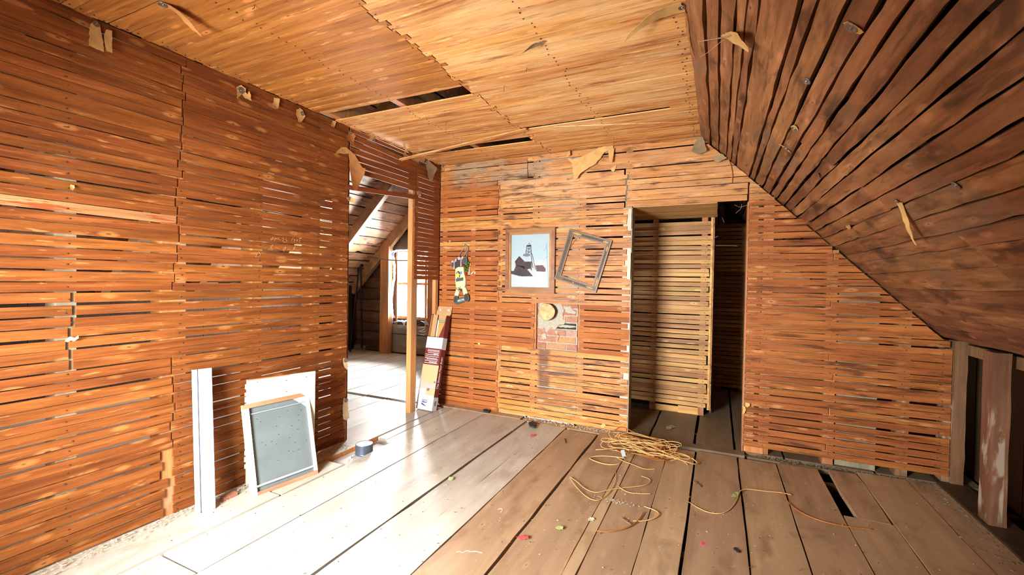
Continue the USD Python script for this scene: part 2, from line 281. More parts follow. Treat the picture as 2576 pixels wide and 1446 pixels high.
for i in range(len(cracks)-1):
    a, b = cracks[i], cracks[i+1]
    a += gaps[i]/2; b -= gaps[i+1]/2
    end = [3.325, 3.32, 3.30, 3.30, 3.25, 3.325, 3.30, 3.30, 3.25, 3.27, 3.28, 3.30, 3.33, 3.36, 3.38][i]
    top = [0, 0, -.004, 0, .004, -.003, 0, 0, 0, .002, -.004, 0, 0, .003, 0][i]
    if i == 0:
        plank(a, b, RE, 1.012, floor_bare); plank(a, b, 1.026, 2.455, floor_bare); plank(-2.12, b, 2.458, end, floor_bare); continue
    if i == 12:                                   # a long wedge of this board is missing
        plank(a, b, RE, 2.70, floor_wood); plank(a+.055, b, 2.70, end, floor_wood, rag=.006); continue
    plank(a, b, RE, end, floor_bare if i < 4 else floor_wood, top, gap=0, rag=.003 if gaps[i] > .008 else .0018)
plank(-2.52, -2.065, RE, 1.565, floor_bare, .004); plank(-2.52, -2.212, 1.58, 3.28, floor_bare, .007)
plank(-2.207, -2.065, 1.58, 2.0, floor_bare, .001, gap=.002)
plank(-2.21, -2.064, 1.98, 2.475, floor_side, -.022)                # the sunken place
plank(-2.207, -2.123, 2.462, 3.31, floor_bare, .002, gap=.002)
put('plank_end', box(-2.2125, -2.2105, 1.99, 2.462, -.024, .0065), cut_wood, floor)
put('plank', board((-2.335, 3.368, .004), (-1.465, 3.366, .004), NY, NZ, .07, .03, 5, .002), floor_wood, floor)
put('plank', board((-1.45, 3.372, -.006), (XJ1, 3.355, -.006), NY, NZ, .085, .03, 6, .003), floor_wood, floor)
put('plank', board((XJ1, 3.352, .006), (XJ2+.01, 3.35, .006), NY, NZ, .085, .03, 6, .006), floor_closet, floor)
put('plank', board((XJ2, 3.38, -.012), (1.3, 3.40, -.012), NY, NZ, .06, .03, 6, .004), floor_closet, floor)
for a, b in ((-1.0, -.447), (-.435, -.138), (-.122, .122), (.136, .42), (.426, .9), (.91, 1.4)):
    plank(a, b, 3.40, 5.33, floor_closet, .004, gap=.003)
xs = [-5.3, -4.9, -4.62, -4.3, -4.02, -3.71, -3.40, -3.1, -2.86, -2.525]
for a, b in zip(xs[:-1], xs[1:]):
    plank(a, b, RE, 3.27+.02*(a+2.5), floor_side, gap=.008); plank(a, b, 3.32+.02*(a+2.5), 5.33, floor_side, .004, gap=.008)
for a, b in ((-2.52, -2.2), (-2.195, -1.85), (-1.84, -1.45), (-1.44, -1.03)): plank(a, b, 3.42, 5.33, floor_side, .004, gap=.006)

# ---- left wall
wall_left = thing('wall_left', kind='structure')
NAIL = {}
def nail(key, p, n, r=.0030):
    m = trimesh.creation.cylinder(r*rng.uniform(.8, 1.2), .004, sections=6); NAIL.setdefault(key, []).append(xf(m, frame3(np.asarray(p, float)+np.asarray(n)*.0004, [n[1], n[2], n[0]], [n[2], n[0], n[1]])))
studs_y = [-.3, .02, .425, .832, 1.236, 1.632, 2.03, 2.278]
for y in studs_y:
    put('stud', box(XL-.105, XL-.0085, y-(.072 if 1.2 < y < 1.3 else .03), y+.03, 0, 2.6), lime_stud if .5 < y < .9 else stud_wood, wall_left)
rows = []; z = .012
while z < 2.165:
    w = .0386+rng.normal(0, .0010)
    rows.append((z+w/2, w))
    tight = np.clip((z-1.45)/.35, 0, 1)
    z += w+float(np.clip(rng.normal(.0063-.0038*tight, .0017), .0018, .014))
def lath_run(parent, pieces, zc, w, mat, key, ax, fixed, n, studs, tilt=.0022, t=.008, e1=(0, 0)):
    for a, b in pieces:
        if b-a < .03: continue
        A, B = np.zeros(3), np.zeros(3)
        A[ax], B[ax] = a, b; o = 1-ax; A[o] = B[o] = fixed; A[2], B[2] = zc+rng.normal(0, tilt), zc+rng.normal(0, tilt)
        h = n[o]*rng.uniform(0, .0012)
        A[o] += h; B[o] += h
        put('lath', board(A, B, NZ, n, w, t, max(2, int((b-a)/.22)), .0007, e1=e1 if b == pieces[-1][1] else (0, 0)), (mat[0] if a == pieces[0][0] else mat[1]) if isinstance(mat, tuple) else mat, parent)
        for s in studs:
            if a+.008 < s < b-.008:
                f = (s-a)/(b-a); p = A+(B-A)*f; p[2] += rng.normal(0, .006); p[ax] += rng.normal(0, .006); nail(key, p+n*.0002, n)
lath_worn = wood('lath_worn', 1, [(.3, L(168, 112, 64)), (.5, L(196, 140, 86)), (.7, L(212, 160, 106))], knots=.3, var=.1, stain=[(L(140, 66, 28), blob((4, 4.5, 60), .52, .56, .9, None, 13))])
WORN = at(200, 512, 0, XL)[2]
for zc, w in rows:
    j = rng.normal(0, .009)
    e = 2.287+rng.normal(0, .007)
    if zc > 1.075: jy = 1.206+.034*(zc-1.0)+j; P = [(RE, jy), (jy+.004+abs(rng.normal(0, .004)), e)]
    elif zc > .765: jy = .838+rng.normal(0, .008); P = [(RE, jy), (jy+.014, e)]
    elif zc > .33 or .17 < zc < .2: jy = 1.203+j*.7; P = [(RE, jy), (jy+.005+abs(rng.normal(0, .003)), e)]
    else: P = [(RE, 1.172+j*1.6), (1.213+j*.5, e)]
    lath_run(wall_left, P, zc, w, (lath_worn, lath_left) if abs(zc-WORN) < .022 else lath_left, 'left', 1, XL, NX, studs_y)
put('lath', board((XL, RE, 2.181), (XL, 2.29, 2.181), NZ, NX, .034, .008, 10, .0008), lath_left, wall_left)
# over the side door and the strip beside it
z = 1.148; strip = []
while z < 2.16:
    w = .036+rng.normal(0, .0008); strip.append((z+w/2, w)); z += w+.0068*(1 if z > 1.6 else .75)+rng.normal(0, .001)
for zc, w in strip:
    if zc > 1.875:
        k = np.clip((zc-2.05)/.1, 0, 1)*-.022
        put('lath', board((XL, 2.305, zc-k*.5), (XL, 3.045, zc+k), NZ, NX, w, .008, 4, .0006), lath_header, wall_left)
        put('lath', board((XL, 3.052, zc+k), (XL, 3.398, zc+k*1.2), NZ, NX, w, .008, 3, .0006), lath_header, wall_left)
    else:
        put('lath', board((XL, 3.028+rng.normal(0, .003), zc), (XL, 3.398, zc+rng.normal(0, .002)), NZ, NX, w, .008, 3, .0006), lath_header, wall_left)
    for s in (3.04, 3.38): nail('left', (XL+.0002, s, zc+rng.normal(0, .005)), NX)
put('lath', board((XL, 2.305, 2.182), (XL, 3.398, 2.180), NZ, NX, .026, .008, 5, .0008), lath_header, wall_left)
put('lath', board((XL+.002, 2.27, 1.780), (XL+.002, 3.06, 1.846), NZ, NX, .034, .008, 4, .0006), lath_header, wall_left)
put('stud', box(XL-.10, XL-.0085, 2.30, 2.306, 0, 2.2), plaster, wall_left)
put('door_post', box(XL-.055, XL-.0085, 3.012, 3.085, 0, 2.3), post_wood, wall_left)
put('corner_post', box(XL-.045, XL-.0085, 3.362, 3.40, 0, 2.3), post_wood, wall_left)
put('splint', board((XL-.006, 3.075, .06), (XL-.006, 3.078, .36), NY, NX, .012, .006, 3, .001), post_wood, wall_left)
put('header_beam', box(XL-.075, XL-.03, 2.30, 3.0, 2.21, 2.3), stud_wood, wall_left)

# ---- back wall
wall_back = thing('wall_back', kind='structure')
BN = -NY
bst = [-2.30, -1.95, -1.72, -1.405, -1.02, -.63]
for x in (-2.29, -1.99, -1.72, -1.395, -.985): put('stud', box(x-.024, x+.024, YB+.0085, YB+.095, 0, 2.3), stud_wood, wall_back)
put('stud', box(-.668, XJ1-.002, YB+.0085, YB+.10, 0, 1.72), plaster, wall_back, label='limed door stud at the closet opening')
put('stud', box(-.655, -.605, YB+.0085, YB+.09, 1.72, 2.3), lime_stud, wall_back)
for x in (.208, .30, .66, 1.03, 1.245): put('stud', box(x-.03, x+.03, YB+.0085, YB+.095, 0, 2.06-x-.02), knee_wood if x > 1 else stud_wood, wall_back)
put('backing_board', box(.70, .91, YB+.03, YB+.045, 0, 1.15), lime_stud, wall_back)
brow = []; z = .045
while z < 2.16:
    w = .0381+rng.normal(0, .0012); brow.append((z+w/2, w))
    z += w+float(np.clip(rng.normal(0.0059 if z < 1.75 else .0038, .0018), .0025, .014))
def sl_x(zc): return 2.062-zc
for zc, w in brow:
    j = rng.normal(0, .008)
    if zc > 2.03: P = [(XL+.004, -1.47+j*.5), (-1.465+j*.5, sl_x(zc)-.006)]
    elif zc > 1.735:
        P = [(XL+.004, -1.742+j), (-1.737+j, -.655+j), (-.643+j, .168+j*.3), (.18+j*.3, sl_x(zc)-.006)] if zc < 1.83 else [(XL+.004, -1.742+j), (-1.737+j, -.655+j), (-.643+j, sl_x(zc)-.006)]
    else:
        short = (1.56 < zc < 1.66) or (1.17 < zc < 1.36) or (rng.random() < .18)
        e = XJ1-.036+j if short else XJ1-.004+j*.3
        jx = -1.722+j if not (.16 < zc < .24) else -1.70
        if .605 < zc < .985: P = [(XL+.004, -1.385+j*.3), (-.998+j*.3, e)]
        elif zc > 1.34 and rng.random() < .4: P = [(XL+.004, e)]
        elif zc < .60: P = [(XL+.004, jx), (jx+.008+abs(rng.normal(0, .006)), e)]
        else: P = [(XL+.004, jx), (jx+.006, e)]
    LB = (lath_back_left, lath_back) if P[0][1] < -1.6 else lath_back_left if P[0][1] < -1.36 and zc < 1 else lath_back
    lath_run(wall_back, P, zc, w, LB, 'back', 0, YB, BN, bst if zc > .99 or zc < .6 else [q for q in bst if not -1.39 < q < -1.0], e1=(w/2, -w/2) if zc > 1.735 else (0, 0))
    if zc < 1.735:
        xe = min(XK+.01, sl_x(zc)-.012)
        P = [(XJ2+.002, xe)] if rng.random() < .72 else [(XJ2+.002, .655+j), (.665+j, xe)]
        lath_run(wall_back, P, zc+.002, w, lath_back_right, 'back', 0, YB, BN, [.20, .30, .66, 1.03, 1.2], e1=(w/2, -w/2) if xe < XK-.02 else (0, 0))
put('lath', board((XL+.004, YB, 2.180), (SX+.02, YB, 2.180), NZ, BN, .034, .008, 9, .0008), lath_back, wall_back)
put('base_board', board((-1.70, YB-.002, .028), (-.61, YB-.002, .02), NZ, BN, .03, .01, 6, .004), lath_back, wall_back)
put('base_board', board((XL+.01, YB, .020), (-1.71, YB, .022), NZ, BN, .042, .008, 6, .003), lath_back_left, wall_back)
put('base_board', box(.2, .30, YB+.002, YB+.02, -.01, .045), stud_wood, wall_back)
for x, z, w_, h_ in ((-.617, 1.635, .024, .15), (-.617, 1.275, .026, .20)):            # old plaster left on the door stud
    put('plaster_patch', cat_([box(x-w_/2, x+w_/2+.006, YB-.004, YB+.009, z-h_/2, z+h_/2)]), plaster, wall_back)
put('trim', box(XJ1-.004, XJ1+.003, YB-.004, YB+.10, 0, 1.715), lime_stud, wall_back)
put('trim', box(XJ2-.006, XJ2+.003, YB-.002, YB+.10, 0, 1.715), stud_wood, wall_back)

# ---- ceiling
ceiling = thing('ceiling', kind='structure')
CN = -NZ
y = RE; crow = []
while y < 3.385:
    w = .0355+rng.normal(0, .0015); crow.append((y+w/2, w)); y += w+float(np.clip(rng.normal(.0021, .0008), .0010, .006))
cst = [-2.31, -1.77, -1.262, -.72, -.17]
for y, w in crow:
    jx = -1.262+rng.normal(0, .014)
    P = [(XL-.002+abs(rng.normal(0, .012)), jx), (jx+.003+abs(rng.normal(0, .003)), SX+.010+rng.normal(0, .003))]
    if 2.068 < y < 2.155: P[0] = None
    if 2.772 < y < 2.812: P[1] = (-.285, SX+.01)
    if 2.965 < y < 3.07: P[0] = None
    if 3.285 < y < 3.31: P[1] = (-.83, SX+.01)
    sag = .018 if 2.8 < y < 2.95 else 0
    for k, pc in enumerate(P):
        if pc is None: continue
        a, b = pc; h = rng.uniform(0, .0007); dy = rng.normal(0, .0014); zc = HC-h
        ww = w
        y_ = 0
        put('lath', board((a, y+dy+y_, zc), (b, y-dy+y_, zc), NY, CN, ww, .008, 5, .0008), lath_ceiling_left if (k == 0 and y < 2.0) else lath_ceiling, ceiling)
        for s in cst:
            if a+.006 < s < b-.006: nail('ceil', (s+rng.normal(0, .01), y+rng.normal(0, .006), zc-.0002), CN, .0034)
for x in cst: put('joist', box(x-.024, x+.024, RE, 3.5, HC+.0085, HC+.10), stud_wood, ceiling)
# ---- slope
slope = thing('ceiling_slope', kind='structure')
scr = [.005, .095, .165, .235, .278, .322, .440, .482, .553, .618, .672, .735, .790, .848, .918, .987, 1.053, 1.13, 1.215, 1.285, 1.382, 1.50, 1.60, 1.70, 1.805, 1.90]
sgp = [.004, .010, .012, .012, .008, .009, .010, .012, .013, .010, .010, .010, .008, .006, .008, .007, .007, .006, .006, .005, .005, .004, .003, .004, .003, .003]
for i in range(len(scr)-1):
    a, b = scr[i]+sgp[i]/2, scr[i+1]-sgp[i+1]/2
    parts = [(RE, 5.33)]
    if 9 <= i <= 15: parts = [(RE, 2.215+rng.normal(0, .004)), (2.222, 5.33)]
    elif i > 17: parts = [(RE, 2.02+rng.normal(0, .01)), (2.03, 5.33)]
    for y0, y1 in parts:
        h = rng.uniform(-.004, .004); seg = int((y1-y0)/.11)
        put('board', board(slope_pt((a+b)/2, y0, h), slope_pt((a+b)/2, y1, h), SD, SN, b-a, .02, seg, .0034, warp=.002), slope_wood, slope)
for y in (-.1, .5, 1.1, 1.7, 2.22, 2.8, 3.42, 4.0, 4.6): put('rafter', board(slope_pt(-.1, y, -.034), slope_pt(2.05, y, -.034), NY, SN, .05, .09, 2, 0), dark_wood, slope)

# ---- knee wall on the right
knee = thing('wall_right', kind='structure')
def post(x0, x1, y0, y1, z1, mat=knee_wood):
    m = board(((x0+x1)/2, y0, 0), ((x0+x1)/2, y0, z1), NX, BN, x1-x0, y1-y0, 10, .0018, warp=.0015)
    put('stud', m, mat, knee)
post(1.252, 1.308, 3.395, 3.475, .845); post(1.205, 1.268, 2.885, 2.98, .845)
post(1.215, 1.27, 2.2, 2.29, .845); post(1.215, 1.27, 1.5, 1.59, .845); post(1.215, 1.27, .8, .89, .845)
for k, y in enumerate(np.arange(-.3, 5.2, .235)): put('back_board', board((1.42, y, 0), (1.42, y, .80), NY, -NX, .226, .02, 5, .002), dark_wood, knee)
put('bottom_plate', box(1.19, 1.33, RE, 5.3, -.03, .012), dark_wood, knee)
put('top_plate', board((1.30, RE, .80), (1.30, 5.3, .80), NZ, -NX, .06, .03, 8, .003), knee_wood, knee)

# ---- closet and the passage behind it
closet = thing('wall_closet', kind='structure')
z = .075; YC = 4.15
while z < 1.70:
    w = .036+rng.normal(0, .0012); e = -.062+rng.normal(0, .008)
    put('lath', board((-.94, YC, z+w/2+rng.normal(0, .002)), (e, YC, z+w/2+rng.normal(0, .002)), NZ, BN, w, .008, 4, .0007), lath_closet, closet)
    for s in (-.9, -.5, -.1): nail('closet', (s+rng.normal(0, .006), YC, z+w/2), BN, .0035)
    z += w+float(np.clip(rng.normal(.0055, .0025), .0015, .011))
for x in (-.92, -.52, -.115): put('stud', box(x-.024, x+.024, YC+.0085, YC+.08, 0, 1.8), stud_wood, closet)
put('trim', box(-.066, -.048, YC-.006, YC+.09, .06, 1.72), lath_closet, closet); put('trim', box(-.046, -.036, YC+.0, YC+.10, .055, 1.72), lath_back, closet)
put('base_block', box(-.50, -.135, YC+.012, YC+.03, 0, .055), lath_closet, closet); put('base_block', box(-.30, -.135, YC+.004, YC+.0115, 0, .068), lath_closet, closet)
y = 3.43
while y < 4.14:
    w = .036; put('lath', board((-.94, y+w/2, 1.722), (-.018+rng.normal(0, .002), y+w/2, 1.722), NY, CN, w, .008, 3, .0004), lath_closet, closet); y += w+.0022
put('side_boards', box(-.975, -.945, 3.52, 5.33, 0, 2.4), dark_wood, closet)
for k, y in enumerate(np.arange(4.36, 5.3, .2)): put('side_board', box(-.048, -.03, y-.097, y+.097, 0, 1.95), dark_wood, closet)
z = .03
while z < 1.80:
    w = .036; xe = min(1.2, 2.04-z)
    put('lath', board((-.05, 5.31, z+w/2), (xe, 5.31, z+w/2+rng.normal(0, .002)), NZ, BN, w, .008, 3, .0007), lath_closet, closet); z += w+.0075+rng.normal(0, .001)
for x in (.02, .245, .6, 1.0): put('stud', box(x-.024, x+.024, 5.3185, 5.36, 0, 2.02-x), stud_wood, closet)
for k, (m, nm) in enumerate((('left', 'wall_left'), ('back', 'wall_back'), ('ceil', 'ceiling'), ('closet', 'wall_closet'))):
    put('lath_nails', cat_(NAIL[m]), nail_mat, stage.GetPrimAtPath('/World/'+nm), kind='stuff')

# ---- outer shell: gables with their window openings, roof
def gable(y0, y1, holes, mat):
    pg = sg.Polygon([(-5.6, -.35), (1.75, -.35), (1.75, .45), (-2.09, 4.35), (-5.6, .85)])
    for h in holes: pg = pg.difference(sg.box(*h))
    m = trimesh.creation.extrude_polygon(pg, y1-y0, engine='earcut'); v = m.vertices.copy(); m.vertices = np.stack([v[:, 0], y1-v[:, 2], v[:, 1]], 1); return m
WIN1 = (-4.49, .56, -3.84, 1.585); WIN2 = (-1.84, .28, -1.06, 1.32)
wall_gable = thing('wall_gable', kind='structure'); put('sheathing', gable(5.36, 5.42, [WIN1], dark_wood), dark_wood, wall_gable)
wall_rear = thing('wall_rear', kind='structure'); put('sheathing', gable(-.41, RE, [WIN2], lath_back), lath_back, wall_rear)
roof = thing('roof', kind='structure')
nl, dl = np.array([.7071, 0, -.7071]), np.array([.7071, 0, .7071])
put('slab', board((-5.75, 2.5, .49+.09), (-2.05, 2.5, 4.19+.09), NY, nl, 6.0, .03, 1, 0), void, roof)
put('slab', board((-2.13, 2.5, 4.19+.16), (1.78, 2.5, .28+.16), NY, SN, 6.0, .03, 1, 0), void, roof)
for k in range(30):                                 # roof boards of the side room
    s = .02+k*.158; c = np.array([-5.32, 0, .92+.085])+dl*s; w = .139+rng.normal(0, .006)
    if c[0] > -2.1: break
    put('board', board(c+[0, RE, 0], c+[0, 5.34, 0], dl, nl, w, .02, 24, .004, warp=.002), roof_wood, roof)
for y in (.5, 1.3, 2.1, 2.9, 3.7, 4.48, 5.28):
    c = np.array([-5.3, y, .94])+nl*.07; put('rafter', board(c, c+dl*4.4, NY, nl, .07, .13, 3, .001), rafter_wood, roof)
put('outer_wall', box(1.60, 1.66, -.41, 5.42, -.4, .62), void, stage.GetPrimAtPath('/World/wall_right'))
side = thing('wall_side', kind='structure'); put('outer_wall', box(-5.62, -5.56, -.41, 5.42, -.4, 1.0), void, side)         # the side room's low outer wall and its gable boards
for y in np.arange(-.2, 5.3, .28): put('board', board((-5.27, y, 0), (-5.27, y, 1.02), NY, NX, .276, .02, 4, .0015), dark_wood, side)
z = .02
while z < 2.9:
    h = .165+rng.normal(0, .02)
    zc = z+h/2; xs_ = [(-5.26, -4.55), (-4.54, -1.04)] if zc+h/2 < .52 else [(-5.26, min(-1.04, 6.1-zc))] if zc-h/2 > 1.62 else [(-5.26, -4.53), (-3.80, -1.04)]
    for a, b in xs_:
        a = max(a, zc-6.15); put('board', board((a, 5.345-rng.uniform(0, .006), zc), (b, 5.345-rng.uniform(0, .006), zc), NZ, BN, h-.008, .014, 8, .004), gable_grey if (zc < .5 and a > -4.6) else gable_wood, wall_gable)
    z += h
put('post', box(-4.68, -4.52, 5.23, 5.32, 0, 1.72), post_wood, wall_gable); put('post', box(-3.80, -3.68, 5.23, 5.32, 0, 1.9), post_wood, wall_gable)

# ---- windows
glass = usdkit.material(stage, '/World/Looks/window_glass', {'f': ('fresnel', {'IOR': 1.45}), 't': ('transparent_bsdf', {'color': (.96, .97, .97)}), 'g': ('glossy_bsdf', {'roughness': .02}), 'm': ('mix_closure', {})},
                        [('f.fac', 'm.fac'), ('t.BSDF', 'm.closure1'), ('g.BSDF', 'm.closure2')], surface='m.closure')
sash_white = plain('sash_paint', L(210, 204, 192), .5, noise=.1)
def window(name, hole, y, mat):
    x0, z0, x1, z1 = hole; w = thing(name, kind='structure'); zm = (z0+z1)/2
    put('frame', box(x0, x0+.03, y-.03, y+.03, z0, z1), mat, w); put('frame', box(x1-.03, x1, y-.03, y+.03, z0, z1), mat, w)
    put('frame', box(x0, x1, y-.03, y+.03, z1-.03, z1), mat, w); put('sill', box(x0-.02, x1+.02, y-.05, y+.05, z0-.02, z0+.018), mat, w)
    put('sash_rail', box(x0+.03, x1-.03, y-.012, y+.012, zm-.015, zm+.015), mat, w)
    for a, b in ((z0+.018, zm-.015), (zm+.015, z1-.03)): put('pane', box(x0+.03, x1-.03, y-.002, y+.002, a, b), glass, w)
window('window_1', WIN1, 5.39, post_wood); window('window_2', WIN2, -.375, sash_white)
#MORE#
# ================================================================== objects
def lw(x, y, h=0.0): return at(x, y, 0, XL+h)
def bw(x, y, h=0.0): return at(x, y, 1, YB-h)
def cl(x, y, h=0.0): return at(x, y, 2, HC-h)
def fl(x, y, h=0.0): return at(x, y, 2, h)
def sl(x, y, h=0.0): return atp(x, y, slope_pt(0, 0, h), SN)
def Z(pts, k, ox, oy): return [(x/k+ox, y/k+oy) for x, y in pts]
SURF = {'l': (lw, NX), 'b': (bw, BN), 'c': (cl, CN), 's': (sl, SN)}
def wp(px, d0, d1):
    """A flat cut-out on the back wall from photo points; it stands from d0 to d1 in front of the laths."""
    P = np.array([bw(x, y, d1) for x, y in px]); m = poly(P[:, [0, 2]], d1-d0)
    v = m.vertices; m.vertices = np.stack([v[:, 0], YB-d1+v[:, 2], v[:, 1]], 1); m.invert(); return m
def tin_disc(p, n, r=.016, tilt=.15):
    m = lathe([(0, .0012), (r*.18, .0012), (r*.24, -.0004), (r*.62, .0002), (r*.7, .0012), (r*.97, .0008), (r, 0), (r*.97, -.0012), (0, -.0012)], 20)
    hd = lathe([(0, .003), (r*.14, .0028), (r*.2, .0016), (r*.2, .0008), (0, .0008)], 10)
    a = np.cross(n, [.3, .2, .9]); t = np.asarray(n)+rng.normal(0, tilt, 3)*.5; t /= np.linalg.norm(t); a = a-t*np.dot(a, t)
    M = frame3(np.asarray(p), a, np.cross(t, a)); return xf(m, M), xf(hd, M)
def scrap(label, px, surf, mat=paper_tan, disc=None, r=.016, amt=.03, base=.004, pw=1.5, pin=None, more=(), cat='paper scrap', name='paper_scrap'):
    f, n = SURF[surf]; h = amt
    P = np.array([f(x, y, base) for x, y in px]); a = f(*(pin or (disc if disc else px[0])), base)
    D = max(np.linalg.norm(P-a, axis=1))
    t = thing(name, label, cat); sd = int(abs(px[0][0]*7+px[0][1]*13)) % 9999
    # the far end stands away from the wall by amt: each point is set back along its own sight line so the outline holds
    def lift(x, y):
        q = f(x, y, base); k = base+h*(np.linalg.norm(q-a)/D)**pw; return f(x, y, k), k
    LP = [lift(x, y) for x, y in px]; Q = np.array([q for q, _ in LP])
    o = f(px[0][0], px[0][1], 0); flat = Q-np.outer((Q-o)@n, n)
    a2 = a-n*np.dot(a-o, n); D2 = max(np.linalg.norm(flat-a2, axis=1)); res = max(.006, min(.018, D2/9))
    put('paper', sheet(flat, n, lambda q: base+h*(np.linalg.norm(q-a2)/D2)**pw, res=res, rough=min(.003, D2*.03), seed=sd), mat, t, smooth=50)
    for i, q in enumerate(more):
        Q2 = np.array([f(x, y, base+.004) for x, y in q]); put('paper', sheet(Q2, n, lambda s: .003+h*.8*(np.linalg.norm(s-Q2[0])/(np.linalg.norm(Q2-Q2[0], axis=1).max()))**pw, res=res, rough=.001, seed=sd+i+1), mat, t, smooth=50)
    if disc:
        p, q = tin_disc(f(*disc, base+.004), n, r); put('tin_disc', p, tin, t); put('nail_head', q, steel, t)
    return t
z1 = lambda p: Z(p, 3.012, 0, 0); z2 = lambda p: Z(p, 3.578, 400, 200); zh = lambda p: Z(p, 7.231, 840, 300); zi = lambda p: Z(p, 7.231, 860, 440); z7 = lambda p: Z(p, 3.013, 1300, 0)
scrap('pair of torn tan paper strips hanging near the ceiling at the far left', z1([(690, 178), (755, 182), (762, 260), (785, 320), (785, 392), (670, 345), (680, 260), (676, 230)]), 'l', disc=z1([(728, 182)])[0], r=.012, amt=.022,
      more=[z1([(805, 222), (847, 235), (843, 300), (832, 407), (788, 396), (782, 320), (785, 262)])])
scrap('torn tan paper with a pointed right end under a large tin disc, left wall', z2([(700, 62), (740, 50), (782, 82), (775, 112), (800, 138), (813, 105), (826, 130), (835, 192), (775, 165), (745, 132), (722, 150), (702, 175), (705, 120)]), 'l', disc=z2([(741, 97)])[0], r=.0175, amt=.018)
scrap('folded tan paper strip, second of the scraps along the left ceiling edge', z2([(1035, 160), (1095, 172), (1085, 215), (1080, 258), (1050, 262), (1018, 242), (1032, 205)]), 'l', amt=.02)
scrap('drop shaped tan paper with tin disc at the left ceiling edge', z2([(1242, 268), (1270, 258), (1300, 275), (1320, 330), (1300, 360), (1280, 387), (1255, 380), (1250, 345), (1236, 300)]), 'l', disc=z2([(1291, 306)])[0], r=.013, amt=.015)
scrap('small plain tan paper square above the left wall end', z2([(1565, 370), (1598, 378), (1590, 408), (1580, 430), (1550, 420)]), 'l', amt=.012)
scrap('brown paper with a long lower tip and disc above the side doorway', zh([(300, 195), (350, 260), (418, 308), (385, 340), (360, 400), (370, 500), (300, 420), (230, 335), (262, 260)]), 'l', paper_brown, disc=zh([(303, 240)])[0], r=.012, amt=.03)
scrap('tiny tan paper beside a shiny disc on the doorway header', zh([(690, 298), (742, 318), (722, 350), (700, 382), (660, 370), (630, 352), (665, 325)]), 'l', disc=zh([(738, 372)])[0], r=.011, amt=.008)
scrap('rounded tan paper flap lying on the left wall beside the doorway', zh([(12, 650), (50, 585), (130, 515), (200, 502), (255, 528), (276, 580), (276, 628), (150, 625), (35, 625)]), 'l', amt=.02, pin=zh([(270, 620)])[0])
scrap('large brown paper sheet curling out over the side doorway corner', zh([(275, 545), (330, 600), (390, 645), (470, 740), (560, 880), (645, 880), (600, 1000), (510, 1140), (430, 1290), (380, 1290), (335, 1200), (300, 980), (283, 760)]), 'l', paper_brown, amt=.085, pin=zh([(278, 700)])[0])
scrap('narrow upright tan paper strip under the ceiling above the door header', zh([(1302, 535), (1332, 560), (1318, 640), (1308, 712), (1266, 700), (1282, 620)]), 'l', amt=.02)
scrap('dull brown paper band in the back left ceiling corner', zh([(1440, 640), (1530, 635), (1650, 680), (1655, 740), (1640, 802), (1560, 762), (1430, 742), (1410, 690)]), 'l', paper_brown, amt=.02)
scrap('grey brown pointed paper hanging in the back left corner', zh([(1652, 690), (1700, 720), (1780, 790), (1862, 850), (1912, 885), (1872, 960), (1820, 1060), (1780, 1140), (1745, 1110), (1715, 1040), (1690, 900), (1675, 780)]), 'l', paper_grey, amt=.05)
scrap('small torn cream paper with brown disc on the door post', zh([(1502, 1315), (1560, 1300), (1590, 1340), (1588, 1400), (1562, 1432), (1545, 1385), (1522, 1372)]), 'l', paper_cream, disc=zh([(1580, 1320)])[0], r=.012, amt=.02)
scrap('tan paper with disc hanging off the left wall edge in the doorway', zi([(80, 402), (170, 388), (215, 435), (242, 490), (230, 530), (185, 500), (120, 468)]), 'l', disc=zi([(125, 422)])[0], r=.013, amt=.02)
z4 = lambda p: Z(p, 2.891, 860, 640)
scrap('short pale paper tag with disc halfway down the left wall end', z4([(12, 752), (44, 760), (46, 800), (40, 840), (24, 825), (12, 800)]), 'l', paper_cream, disc=z4([(27, 770)])[0], r=.014, amt=.015)
scrap('long pale paper tag with disc low on the left wall end', z4([(14, 1040), (46, 1050), (48, 1120), (56, 1188), (34, 1204), (10, 1200), (8, 1110)]), 'l', paper_cream, disc=z4([(30, 1060)])[0], r=.015, amt=.02)
zs = lambda p: Z(p, 2.781, 0, 480)
scrap('crumpled tan paper bit on the left wall beside a lath joint', zs([(450, 1052), (490, 1018), (520, 1030), (548, 1008), (552, 1030), (512, 1052), (495, 1045), (475, 1058)]), 'l', amt=.02)
scrap('tiny folded tan paper bit high on the left wall', [(178, 464), (188, 466), (190, 472), (183, 479), (176, 474)], 'l', amt=.02)
zb = lambda p: Z(p, 5.6, 1400, 340)
t = scrap('large crinkled tan paper hanging from two discs on the back wall top', zb([(155, 322), (230, 335), (300, 318), (450, 260), (600, 172), (670, 160), (700, 120), (770, 105), (800, 172), (790, 212), (720, 215), (680, 240), (640, 292), (560, 402), (450, 462), (330, 542), (300, 602), (250, 622), (235, 540), (215, 400)]), 'b', disc=zb([(282, 578)])[0], r=.014, amt=.05, pin=zb([(740, 140)])[0], pw=.8,
      more=[zb([(725, 212), (820, 195), (815, 300), (800, 402), (768, 405), (750, 320)]), zb([(150, 232), (205, 230), (215, 300), (180, 316), (152, 310)])])
scrap('grey brown folded paper in the corner under the slope', zb([(1995, 30), (2060, 20), (2085, 80), (2120, 220), (2060, 245), (2000, 272), (1950, 255), (1900, 222), (1940, 130)]), 'b', paper_grey, amt=.06)
scrap('small dark grey crumpled paper on the back wall under the slope edge', zb([(2190, 302), (2260, 280), (2330, 262), (2400, 322), (2330, 360), (2280, 382), (2210, 352)]), 'b', paper_grey, amt=.04)
scrap('small tan paper stuck to the back wall laths below the crinkled paper', zb([(760, 470), (840, 420), (835, 470), (800, 518), (770, 500)]), 'b', amt=.006)
